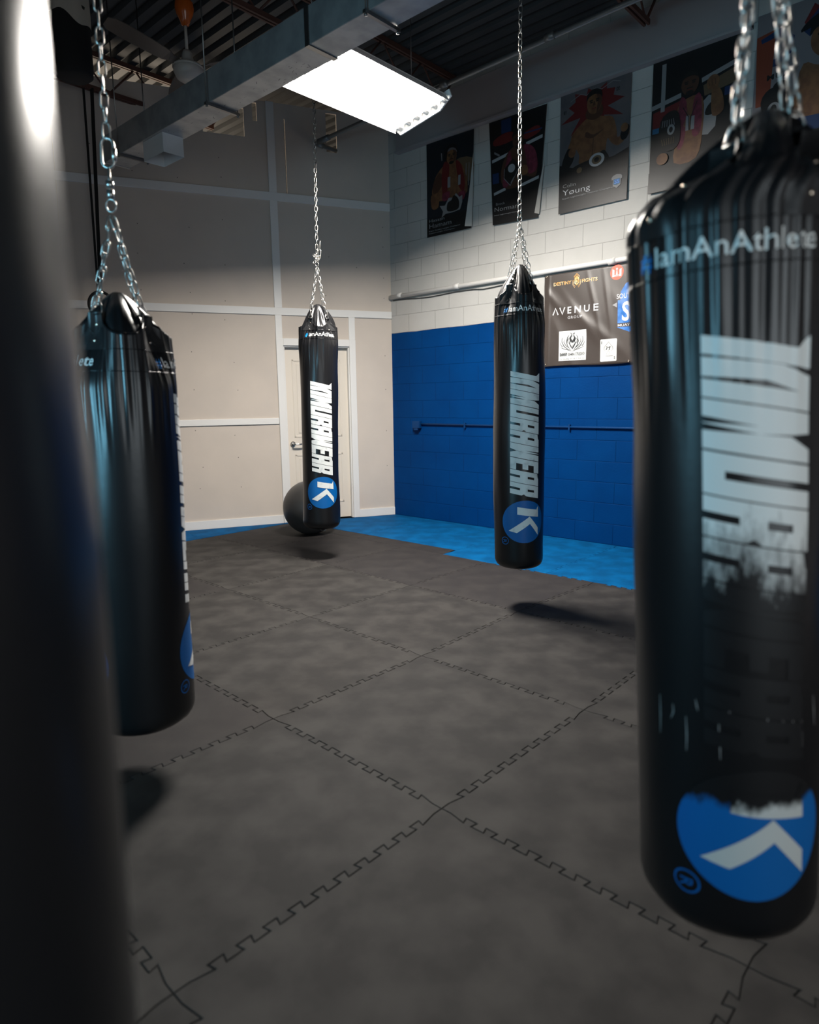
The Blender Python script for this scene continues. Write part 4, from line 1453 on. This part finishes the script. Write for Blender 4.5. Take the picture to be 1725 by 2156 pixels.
fl([(0.0, -.075), (.04, -.062), (.095, -.045), (.13, -.030)], [.002, .006, .005, .001])
fl([(.010, -.065), (.05, -.05), (.085, -.025), (.11, .02), (.108, .055), (.098, .062)], [.002, .006, .008, .006, .004, .002])
fl([(.03, -.045), (.065, -.02), (.088, .015), (.085, .05)], [.002, .006, .006, .001])
fl([(.10, -.03), (.12, -.01), (.128, .02)], [.006, .005, .001])
fl([(.02, -.055), (.05, -.02), (.062, .02), (.052, .06), (.035, .085)], [.003, .007, .008, .006, .001])
fl([(.03, .0), (.048, .01), (.05, .035), (.038, .05), (.03, .03)], [.002, .005, .006, .004, .002])
fl([(.0, -.05), (.018, -.02), (.03, -.0), (.022, .03), (.034, .06)], [.008, .011, .008, .009, .001])
fl([(.0, .01), (.014, .03), (.024, .052), (.01, .078), (.0, .07)], [.016, .018, .014, .008, .004])
fl([(.0, .082), (.012, .088), (.02, .098), (.016, .108)], [.010, .007, .004, .001])
bs.line([(fx, fz - .05), (fx, fz + .0)], [.002, .010], 'paper_white')
bs.poly(ellipse(fx - .004, fz + .078, .010, .008), 'paper_white')
bs.text('DANNY', 2.017, 1.820, 0.030, 'ink_black', width=0.080, bold=0.02)
bs.text('CHEN', 1.927, 1.822, 0.022, 'ink_black', width=0.063, bold=0.02)
bs.text('STUDIO', 1.852, 1.820, 0.030, 'ink_black', width=0.096, bold=-0.005)
bs.text('A U N D B I N U', 2.018, 1.787, 0.012, 'ink_grey', width=0.262)
bs.build('studio_sticker', ban)
bs = BannerSheet()
# playing card
def rrect(y0, z0, y1, z1, r_, key):
    pts = []
    for (cy_, cz_, a0) in ((y1 + r_, z0 + r_, -90), (y1 + r_, z1 - r_, 0), (y0 - r_, z1 - r_, 90), (y0 - r_, z0 + r_, 180)):
        for k in range(5):
            a = math.radians(a0 + 90 * k / 4)
            pts.append((cy_ - r_ * math.cos(a), cz_ + r_ * math.sin(a)))
    bs.poly(pts, key)


rrect(1.595, 1.746, 1.430, 1.949, 0.010, 'paper_white')
cc = 1.512
bs.line([(cc + .045, 1.855), (cc + .040, 1.878), (cc, 1.922), (cc - .040, 1.878), (cc - .046, 1.855)], .0025, 'ink_black')
bs.line([(cc + .045, 1.855), (cc + .030, 1.840)], .002, 'ink_grey'); bs.line([(cc - .045, 1.855), (cc - .030, 1.840)], .002, 'ink_grey')
bs.line([(cc, 1.845), (cc + .020, 1.812), (cc - .020, 1.812), (cc, 1.845)], .002, 'ink_grey')
bs.line([(cc + .022, 1.852), (cc + .014, 1.868), (cc + .02, 1.882), (cc + .002, 1.872), (cc - .010, 1.876), (cc - .018, 1.882), (cc - .012, 1.862), (cc - .006, 1.85)], .006, 'ink_black')
bs.line([(cc + .025, 1.795), (cc - .045, 1.796)], .004, 'ink_grey')
bs.text('A', 1.585, 1.920, 0.012, 'ink_black', bold=0.02); bs.text('A', 1.455, 1.765, 0.012, 'ink_black', bold=0.02)
bs.poly(ellipse(1.580, 1.911, .004, .005), 'ink_black'); bs.poly(ellipse(1.450, 1.784, .004, .005), 'ink_black')
bs.build('playing_card_sticker', ban)
mb = MB()
for (Y, z) in ((2.190, 2.590), (1.312, 1.740), (2.190, 1.745), (1.30, 2.585), (0.4, 2.58), (0.4, 1.74)):
    mb = MB()
    c_ = Vector((XR - ban_d(Y, z) - 0.003 - ox, Y - oy, z - oz))
    mb.tube([c_ + Vector((0, .007 * math.cos(2 * PI * k / 16), .007 * math.sin(2 * PI * k / 16))) for k in range(16)], 0.0025, 8, closed=True)
    mb.build('grommet', M['brass'], ban)

# ------------------------------------------------------------------ exercise ball
ball = empty('exercise_ball', (2.87, 4.20, 0.0), 'large dark grey exercise ball on the floor by the door', 'ball')
mb = MB()
R_ = 0.290
prof = []
for k in range(41):
    a = -PI / 2 + PI * k / 40
    rr_ = R_ + 0.0016 * (1 if abs(math.sin(a * 12)) > 0.97 and 4 < k < 36 else 0)
    z_ = max(rr_ * math.sin(a), -R_ * 0.985)
    prof.append((rr_ * math.cos(a), R_ * 0.985 + z_))
mb.lathe(prof, 64)
mb.build('ball_shell', M['ball'], ball)
mb = MB(); mb.tube([(-0.19, -0.19, 0.40), (-0.196, -0.196, 0.402)], 0.008, 12)
mb.build('valve_plug', M['vinyl_strap'], ball)


# ------------------------------------------------------------------ punching bags
R0 = 0.1775


def sstep(a, b, x_):
    t = min(max((x_ - a) / (b - a), 0), 1)
    return t * t * (3 - 2 * t)


LET = {
    'K': (0.355, [[(0, 0), (.15, 0), (.15, 1), (-.12, 1.0), (0, .86)], [(.175, 0), (.335, 0), (.30, .56), (.375, 1), (.21, 1), (.155, .72), (.155, .6)]]),
    'I': (0.165, [[(0, 0), (.15, 0), (.15, 1), (0, 1)]]),
    'M': (0.44, [[(0, 0), (.145, 0), (.17, .5), (.17, 1), (0, 1)], [(.20, 0), (.205, 0), (.235, .5), (.20, .82), (.17, 1), (.17, .5), (.175, .35)], [(.265, 0), (.42, 0), (.42, 1), (.30, 1), (.22, .80), (.235, .5)]]),
    'U': (0.385, [[(0, 0), (.37, 0), (.37, .20), (0, .20)], [(0, .20), (.15, .20), (.15, 1), (0, 1)], [(.22, .20), (.37, .20), (.37, 1), (.22, 1)]]),
    'R': (0.375, [[(0, 0), (.14, 0), (.14, 1), (0, 1)], [(.14, .33), (.21, .33), (.21, .58), (.14, .58)], [(.14, .82), (.21, .82), (.21, 1), (.14, 1)],
                  [(.21, 0), (.36, 0), (.36, .38), (.315, .455), (.36, .53), (.36, 1), (.21, 1)]]),
    'A': (0.385, [[(0, 0), (.14, 0), (.14, .98), (.0, .95)], [(.14, .33), (.21, .33), (.21, .58), (.14, .58)], [(.14, .82), (.21, .82), (.21, 1), (.14, 1)],
                  [(.21, 0), (.37, 0), (.37, 1), (.21, 1)]]),
    'W': (0.44, [[(0, 0), (.17, 0), (.17, .5), (.145, 1), (0, 1)], [(.17, 0), (.21, .20), (.235, .5), (.205, 1), (.19, 1), (.17, .5)], [(.29, 0), (.42, 0), (.42, 1), (.25, 1), (.235, .5), (.22, .2)]]),
    'E': (0.365, [[(0, 0), (.15, 0), (.15, 1), (0, 1)], [(.15, 0), (.35, 0), (.35, .2), (.15, .2)], [(.15, .41), (.30, .41), (.30, .60), (.15, .60)], [(.15, .80), (.35, .80), (.35, 1), (.15, 1)]]),
}


def logo_shapes(z_top, worn_bag):
    """list of (verts, faces, material key, lift); u to the right, v up, metres"""
    H = 0.190
    out = []
    a = 0.0
    word = 'KIMURAWEAR'
    total = sum(LET[c][0] for c in word) + 0.2
    k = 0.817 / (total * H)
    for c in word:
        w, polys = LET[c]
        for p in polys:
            vs = [((b - 0.5) * H, z_top - (a + x_ + 0.2 * b) * H * k) for x_, b in p]
            out.append((vs, [tuple(range(len(vs)))], 'white', 0.0013))
        a += w
    zc = z_top - 0.817 - 0.145
    out.append((ellipse(0.0, zc, 0.146, 0.140, 56), [tuple(range(56))], 'blue', 0.0011))
    P_ = lambda x_, y_: ((x_ - 468) / 183 * 0.146, zc - (y_ - 1553) / 206 * 0.140)
    for p in ([(407, 1407), (570, 1442), (587, 1407), (590, 1515), (407, 1480)], [(505, 1503), (405, 1660), (340, 1640)], [(505, 1503), (508, 1575), (405, 1660)],
              [(505, 1503), (590, 1620), (590, 1693), (508, 1575)]):
        vs = [P_(*q) for q in p]
        out.append((vs, [tuple(range(len(vs)))], 'white2', 0.0021))
    rc_ = (-0.128, zc - 0.128)
    ring = ellipse(*rc_, .024, .024, 28)
    v, f = stroke(ring + ring[:1], 0.0042)
    out.append((v, f, 'blue2', 0.0013))
    vs, fs = text_flat('R', 0.026, 1, 0.01)
    out.append(([(rc_[0] + y_ - 0.013, rc_[1] - x_ + 0.009) for x_, y_ in vs], fs, 'blue2', 0.0013))
    return out


def chain_links(mb_, p0, p1, pitch=0.034, w=0.0115, wire=0.0029, twist=0.0, n=8, wob=0.25):
    p0, p1 = Vector(p0), Vector(p1)
    d_ = p1 - p0
    N = max(1, round(d_.length / pitch))
    st = d_ / N
    t = d_.normalized()
    up = Vector((0, 0, 1)) if abs(t.z) < 0.9 else Vector((0.672, -0.741, 0))
    s1 = (up - t * up.dot(t)).normalized()
    s2 = t.cross(s1)
    half = st.length / 2 + wire
    for i in range(N):
        c = p0 + st * (i + 0.5)
        a = (PI / 2 if i % 2 else 0) + twist + wob * math.sin(i * 1.7)
        side = s1 * math.cos(a) + s2 * math.sin(a)
        pts = []
        for sgn in (1, -1):
            for k in range(n // 2 + 1):
                an = -PI / 2 + PI * k / (n // 2)
                pts.append(c + t * sgn * (half - w + w * math.cos(an)) + side * sgn * w * math.sin(an))
        mb_.tube(pts, wire, 6, closed=True)


def punching_bag(base, top_dir, logo_ang, Hrim, zstrip, ztext, apex_h, label, seed, chain_top=4.73, worn_bag=False, link=0.034, swivel=None, cover_h=0.21, cover_lean=(0, 0), tangle=False, R0=0.1775, strap_off=0.0, strip_off=0.0, pinch=0.40, pinch_from=None, skew=0.0, rivets=(0.034, 0.088)):
    rn = random.Random(seed)
    root = empty('punching_bag', base, label, 'punching bag', 'hanging black punching bags')
    tilt = Matrix.Identity(4)
    if top_dir is not None:
        tilt = Vector((0, 0, 1)).rotation_difference(Vector(top_dir).normalized()).to_matrix().to_4x4()
        root.rotation_euler = tilt.to_euler()
    ph = [rn.uniform(0, 6.28) for _ in range(8)]
    rim_ang = logo_ang + strap_off
    st_ang = [rim_ang + PI / 4 + k * PI / 2 for k in range(4)]

    def s4(th):                     # 1 at the straps, 0 between them
        return 0.5 - 0.5 * math.cos(4 * (th - rim_ang))

    def rim_h(th):
        return Hrim + 0.065 * s4(th) ** 1.5

    zl = zstrip - 0.03

    def surf(th, z):
        """radius of the bag wall"""
        z_ = z
        r_ = R0
        if z_ < 0.075:
            q = 1 - z_ / 0.075
            r_ *= (1 - 0.42 * (1 - math.sqrt(max(0, 1 - q ** 2.6))))
        r_ *= 1 + 0.022 * math.sin(z_ * 2.6 + ph[0]) * sstep(0, .4, z_) + 0.02 * (1 - z_ / Hrim)
        r_ += 0.0022 * math.sin(2 * th + z_ * 4 + ph[1]) + 0.0016 * math.sin(3 * th - z_ * 7 + ph[2])
        r_ += 0.004 * mnoise.noise(Vector((math.cos(th) * 1.6, math.sin(th) * 1.6, z_ * 3.2 + seed)))
        # folds hanging from the straps, dying out downwards
        fz = sstep(zl - 0.42, zl - 0.03, z_)
        if fz > 0:
            g = 0
            for kf, am, p_ in ((13, .0030, ph[3]), (21, .0022, ph[4]), (34, .0013, ph[5])):
                w_ = math.sin(kf * th + p_ + 1.2 * math.sin(2 * th + ph[6]) + 0.8 * z_)
                g += am * (1 - math.sqrt(w_ * w_ + 0.03)) * 1.8 - am * 0.6
            r_ += g * fz * fz
        # pulled in towards the straps above the strip
        t = sstep(zstrip - 0.10 if pinch_from is None else pinch_from, Hrim + 0.05, z_)
        r_ *= 1 - pinch * t * s4(th) ** 1.2 - 0.02 * t
        r_ += 0.004 * t * math.sin(9 * th + ph[7])
        return r_

    def P3(th, z, out=0.0):
        r_ = surf(th, z) + out
        k_ = skew * sstep(Hrim - 0.07, Hrim + 0.06, z)
        return Vector((r_ * math.cos(th) + 0.672 * k_, r_ * math.sin(th) - 0.741 * k_, z))

    # ---- body
    bm_ = MB()
    NT = 224
    zs = [0.0, 0.004, 0.012, 0.025, 0.042, 0.06, 0.08] + [0.08 + (zl - 0.08) * k / 56 for k in range(1, 57)]
    rings = []
    for z in zs:
        rings.append([P3(2 * PI * k / NT, z) for k in range(NT)])
    NR = 14
    for j in range(1, NR + 1):
        rings.append([P3(2 * PI * k / NT, zl + (rim_h(2 * PI * k / NT) - zl) * j / NR) for k in range(NT)])
    # turned-in hem
    hem = rings[-1]
    hx, hy = 0.672 * skew, -0.741 * skew
    rings.append([Vector(((p.x - hx) * 0.975 + hx, (p.y - hy) * 0.975 + hy, p.z + 0.001)) for p in hem])
    rings.append([Vector(((p.x - hx) * 0.965 + hx, (p.y - hy) * 0.965 + hy, p.z - 0.03)) for p in hem])
    v = [p for q in rings for p in q]
    f = [(i * NT + k, i * NT + (k + 1) % NT, (i + 1) * NT + (k + 1) % NT, (i + 1) * NT + k) for i in range(len(rings) - 1) for k in range(NT)]
    c0 = len(v)
    for rr_, zz in ((0.09, -0.004), (0.05, -0.006)):
        v += [Vector((rr_ * math.cos(2 * PI * k / NT), rr_ * math.sin(2 * PI * k / NT), zz)) for k in range(NT)]
    f += [((c0 + k), (c0 + (k + 1) % NT), (k + 1) % NT, k) for k in range(NT)]
    f += [((c0 + NT + k), (c0 + NT + (k + 1) % NT), c0 + (k + 1) % NT, c0 + k) for k in range(NT)]
    f.append(tuple(c0 + NT + k for k in range(NT - 1, -1, -1)))
    bm_.add(v, f, 0, True)
    keys = ['vinyl', 'white', 'blue', 'white2', 'blue2', 'cyan', 'seam', 'scuff']
    mats = [M['vinyl'], M['print_white'], M['print_blue'], M['print_white'], M['print_blue'], M['print_cyan'], M['seam'], M['scuff']]
    if worn_bag:
        mats[1] = worn('worn_white_print', (0.82, 0.83, 0.80), ztext - 0.56, ztext - 0.20)
        mats[2] = worn('worn_blue_print', (0.002, 0.13, 0.43), ztext - 0.86, ztext - 0.945, scale=22, stretch=0.5)
        mats[3] = worn('worn_white_k', (0.62, 0.64, 0.62), ztext - 0.865, ztext - 0.955, scale=22, stretch=0.5)

    def decal(vs, fs, key, ang, lift, step=0.0075):
        v2, f2 = conform(vs, fs, step)
        bm_.add([P3(ang + u / R0, z, lift) for u, z in v2], f2, keys.index(key), True)

    for ang in (logo_ang, logo_ang + PI):
        for (vs, fs, key, lift) in logo_shapes(ztext, worn_bag):
            decal(vs, fs, key, ang, lift)
        vs, fs = text_flat('IamAnAthlete', 0.037, 1.0, 0.004)
        w = max(p[0] for p in vs)
        decal([(-0.122 + x_ * 0.282 / w, zstrip - 0.018 + y_) for x_, y_ in vs], fs, 'white', ang + strip_off, 0.003, 0.006)
        vs, fs = text_flat('#', 0.034, 1.0, 0.006)
        decal([(-0.156 + x_ * 0.9, zstrip - 0.018 + y_) for x_, y_ in vs], fs, 'cyan', ang + strip_off, 0.003, 0.006)
    # stitched strip seams
    for z in (zstrip - 0.036, zstrip + 0.036):
        ring = [P3(2 * PI * k / 160, z, 0.0006) for k in range(160)]
        bm_.tube(ring, 0.0016, 5, 0, closed=True)
    if worn_bag:
        for k in range(15):
            u = -0.19 + k * 0.029 + rn.uniform(-.008, .008)
            z0 = ztext - 0.71 + rn.uniform(-.03, .035)
            L_ = rn.uniform(.02, .10)
            decal(*stroke([(u, z0), (u + .002, z0 - L_ * .5), (u + rn.uniform(-.006, .006), z0 - L_)], [.0008, .0022, .0008]), 'scuff', logo_ang, 0.0012)
    body = bm_.build('bag_body', mats, root)

    # ---- cover: soft tent closing the mouth
    cv = MB()
    NC, NRC = 120, 16
    rings = []
    for j in range(NRC + 1):
        t = j / NRC
        ring = []
        for k in range(NC):
            th = 2 * PI * k / NC
            r_rim = surf(th, rim_h(th)) * 0.955
            z_rim = rim_h(th) - 0.022
            top = Hrim + 0.03 + cover_h
            prof_r = (1 - t) ** 0.78
            fold = 1 + 0.11 * math.sin(3 * th + ph[1] + 1.5 * t) * t * (1 - t) * 3 + 0.10 * math.sin(7 * th + ph[2]) * t * (1 - t) * 3
            fold += 0.05 * math.sin(13 * th + ph[4] + 3 * t) * t * (1 - t) * 3
            r_ = (r_rim * prof_r) * fold + 0.016 * t
            z = z_rim + (top - z_rim) * (t ** 0.92)
            z += 0.012 * math.sin(2 * th + ph[3]) * t * (1 - t) * 4
            k_ = skew * sstep(Hrim - 0.07, Hrim + 0.06, rim_h(th)) * (1 - t) + skew * t
            ring.append(Vector((r_ * math.cos(th) + cover_lean[0] * t + 0.672 * k_, r_ * math.sin(th) + cover_lean[1] * t - 0.741 * k_, z)))
        rings.append(ring)
    v = [p for q in rings for p in q]
    f = [(i * NC + k, i * NC + (k + 1) % NC, (i + 1) * NC + (k + 1) % NC, (i + 1) * NC + k) for i in range(NRC) for k in range(NC)]
    f.append(tuple(NRC * NC + k for k in range(NC)))
    cv.add(v, f, 0, True)
    cv.build('top_cover', M['vinyl'], root)

    # ---- straps, rings, chains
    apex = Vector((0.672 * skew, -0.741 * skew, apex_h))
    for k, sa in enumerate(st_ang):
        zt = rim_h(sa)
        sm = MB()
        NU, NV = 8, 12
        vv_ = []
        for lift in (0.004, 0.0):
            for j in range(NV + 1):
                t = j / NV
                z = (zt + 0.004) - t * (zt - zstrip - 0.03)
                hw = 0.022 + 0.030 * sstep(.35, 1, t)
                for i in range(NU + 1):
                    u = (i / NU - .5) * 2 * hw
                    rr_ = surf(sa, z)
                    vv_.append(P3(sa + u / rr_, z, lift if 0 < i < NU else 0.0005))
        off = (NU + 1) * (NV + 1)
        ff = []
        for j in range(NV):
            for i in range(NU):
                a = j * (NU + 1) + i
                ff.append((a, a + NU + 1, a + NU + 2, a + 1))
        sm.add(vv_, ff, 0, True)
        # cross stitching
        for sgn in (-1, 1):
            pts = []
            for j in range(9):
                t = j / 8
                z = zt - 0.045 - t * 0.055
                pts.append(P3(sa + sgn * (t - .5) * 0.04 / surf(sa, z), z, 0.0045))
            sm.tube(pts, 0.0009, 5)
        # loop over the ring's bar
        c = P3(sa, zt, 0.004)
        tdir = Vector((-math.sin(sa), math.cos(sa), 0))
        sm.tube([c - tdir * 0.020 + Vector((0, 0, 0.004)), c + tdir * 0.020 + Vector((0, 0, 0.004))], 0.0075, 10)
        strap = sm.build('strap', M['vinyl_strap'], root)
        for z in (zt - rivets[0], zt - rivets[1]):
            rv = MB()
            c2 = P3(sa, z, 0.004); no = Vector((math.cos(sa), math.sin(sa), 0))
            rv.tube([c2, c2 + no * 0.0022, c2 + no * 0.0034], [0.0058, 0.0052, 0.0026], 12)
            rv.build('rivet', M['brass'], strap)
        # D ring
        dr = MB()
        inw = (apex - c); inw.normalize()
        h_ = 0.042
        pts = [c - tdir * 0.021, c + tdir * 0.021]
        arc = [c + inw * (0.010 + (h_ - 0.010) * math.sin(PI * q / 10)) + tdir * 0.021 * math.cos(PI * q / 10) for q in range(11)]
        dr.tube([c - tdir * 0.021 + inw * .004] + [c + tdir * 0.021 + inw * .004] + arc, 0.0027, 8, closed=True)
        dr.build('d_ring', M['steel'], root)
        ch = MB()
        chain_links(ch, c + inw * (h_ - 0.008), apex - Vector((0, 0, 0.012)) + (c - apex) * 0.03, link, 0.0100, 0.0024, twist=k * 0.35, wob=0.1)
        ch.build('suspension_chain', M['steel'], root)
    sw = MB()
    if swivel:
        ring = [apex + Vector((0.672 * 0.017 * math.cos(a_ * PI / 12), -0.741 * 0.017 * math.cos(a_ * PI / 12), 0.020 * math.sin(a_ * PI / 12) + 0.012)) for a_ in range(24)]
        sw.tube(ring, 0.0030, 8, closed=True)
        z = apex_h + 0.034
        sw.tube([(0, 0, z), (0, 0, z + 0.028)], 0.012, 14); sw.tube([(0, 0, z + 0.034), (0, 0, z + 0.056)], 0.013, 14); sw.tube([(0, 0, z + 0.025), (0, 0, z + 0.10)], 0.005, 10)
        # quick link
        z += 0.10
        q = []
        for sgn in (1, -1):
            for k in range(7):
                an = -PI / 2 + PI * k / 6
                q.append(Vector((0.672 * sgn * 0.021 * math.sin(an), -0.741 * sgn * 0.021 * math.sin(an), z + 0.045 + sgn * (0.026 + 0.021 * math.cos(an)))))
        sw.tube(q, 0.0050, 8, closed=True)
        sw.tube([(0.672 * .021, -0.741 * .021, z + 0.02), (0.672 * .021, -0.741 * .021, z + 0.058)], 0.0085, 6)
        ztop = z + 0.09
    else:
        ring = [apex + Vector((0.672 * 0.014 * math.cos(a_ * PI / 12), -0.741 * 0.014 * math.cos(a_ * PI / 12), 0.016 * math.sin(a_ * PI / 12) + 0.004)) for a_ in range(24)]
        sw.tube(ring, 0.0030, 8, closed=True)
        ztop = apex_h + 0.014
        if tangle:
            for k in range(9):
                a_ = Vector((rn.uniform(-.02, .02), rn.uniform(-.02, .02), apex_h + 0.02 + rn.uniform(0, .05)))
                b_ = Vector((rn.uniform(-.024, .024), rn.uniform(-.024, .024), apex_h + 0.02 + rn.uniform(0, .06)))
                chain_links(sw, a_, a_ + (b_ - a_).normalized() * 0.05, 0.03, 0.010, 0.0028, twist=k)
            ztop = apex_h + 0.05
            chain_links(sw, (0.012, -0.014, ztop), (0.02, -0.022, ztop + 0.14), 0.07, 0.011, 0.0035)
    sw.build('swivel' if swivel else 'shackle', M['steel'], root)
    hc = MB()
    # the long chain hangs plumb, whatever the bag does
    invt = tilt.inverted()
    top_w = (tilt @ Vector((apex.x, apex.y, ztop)))
    end = invt @ Vector((top_w.x, top_w.y, chain_top - base[2]))
    if top_dir is not None and abs(Vector(top_dir).normalized().z) > 0.9995:
        end = Vector((0, 0, chain_top - base[2]))
    chain_links(hc, (apex.x, apex.y, ztop), end, link, 0.0112, 0.0030, twist=0.5)
    hc.build('hanging_chain', M['steel'], root)
    # little wire loop under the bottom
    lp = MB()
    lp.tube([(0.672 * x_, -0.741 * x_, z_) for x_, z_ in ((-0.03, 0.0), (-0.022, -0.018), (0.0, -0.030), (0.018, -0.036), (0.028, -0.026), (0.022, 0.0))], 0.0022, 6)
    lp.build('bottom_loop', M['dark_steel'], root)
    return root


D2R = math.radians
punching_bag((2.194, 3.208, 0.286), (0.020, -0.022, 1.70), D2R(-124), 1.755, 1.690, 1.300, 2.275,
             'black punching bag hanging in front of the cream door', 11, tangle=True, R0=0.162, link=0.038, cover_h=0.165)
punching_bag((2.106, 1.049, 0.291), (-0.012, 0.013, 1.75), D2R(-133), 1.755, 1.672, 1.292, 2.225,
             'black punching bag hanging in front of the blue wall, left of the banner', 23, R0=0.162, link=0.036, cover_h=0.17, cover_lean=(0.01, 0.0))
punching_bag((-0.552, 1.022, 0.20), (0.016, -0.018, 1.5), D2R(-19), 1.440, 1.352, 1.245, 1.862,
             'black punching bag with a swivel and four chains, second from left', 37, swivel=True, link=0.048, cover_h=0.12)
punching_bag((-0.160, -0.973, 0.295), (-0.061, 0.067, 1.36), D2R(-144), 1.500, 1.372, 1.226, 2.10,
             'black punching bag with worn blotchy lettering, large at the right edge', 41, strap_off=D2R(-17), strip_off=D2R(-19), pinch=0.60, pinch_from=1.465, skew=0.075, rivets=(0.068, 0.124), worn_bag=True, link=0.040, cover_h=0.10, cover_lean=(0.0, 0.0))
punching_bag((-1.594, -0.789, 0.30), None, D2R(-120), 1.76, 1.68, 1.29, 2.25,
             'blurred plain black punching bag right beside the camera at the left edge', 53)
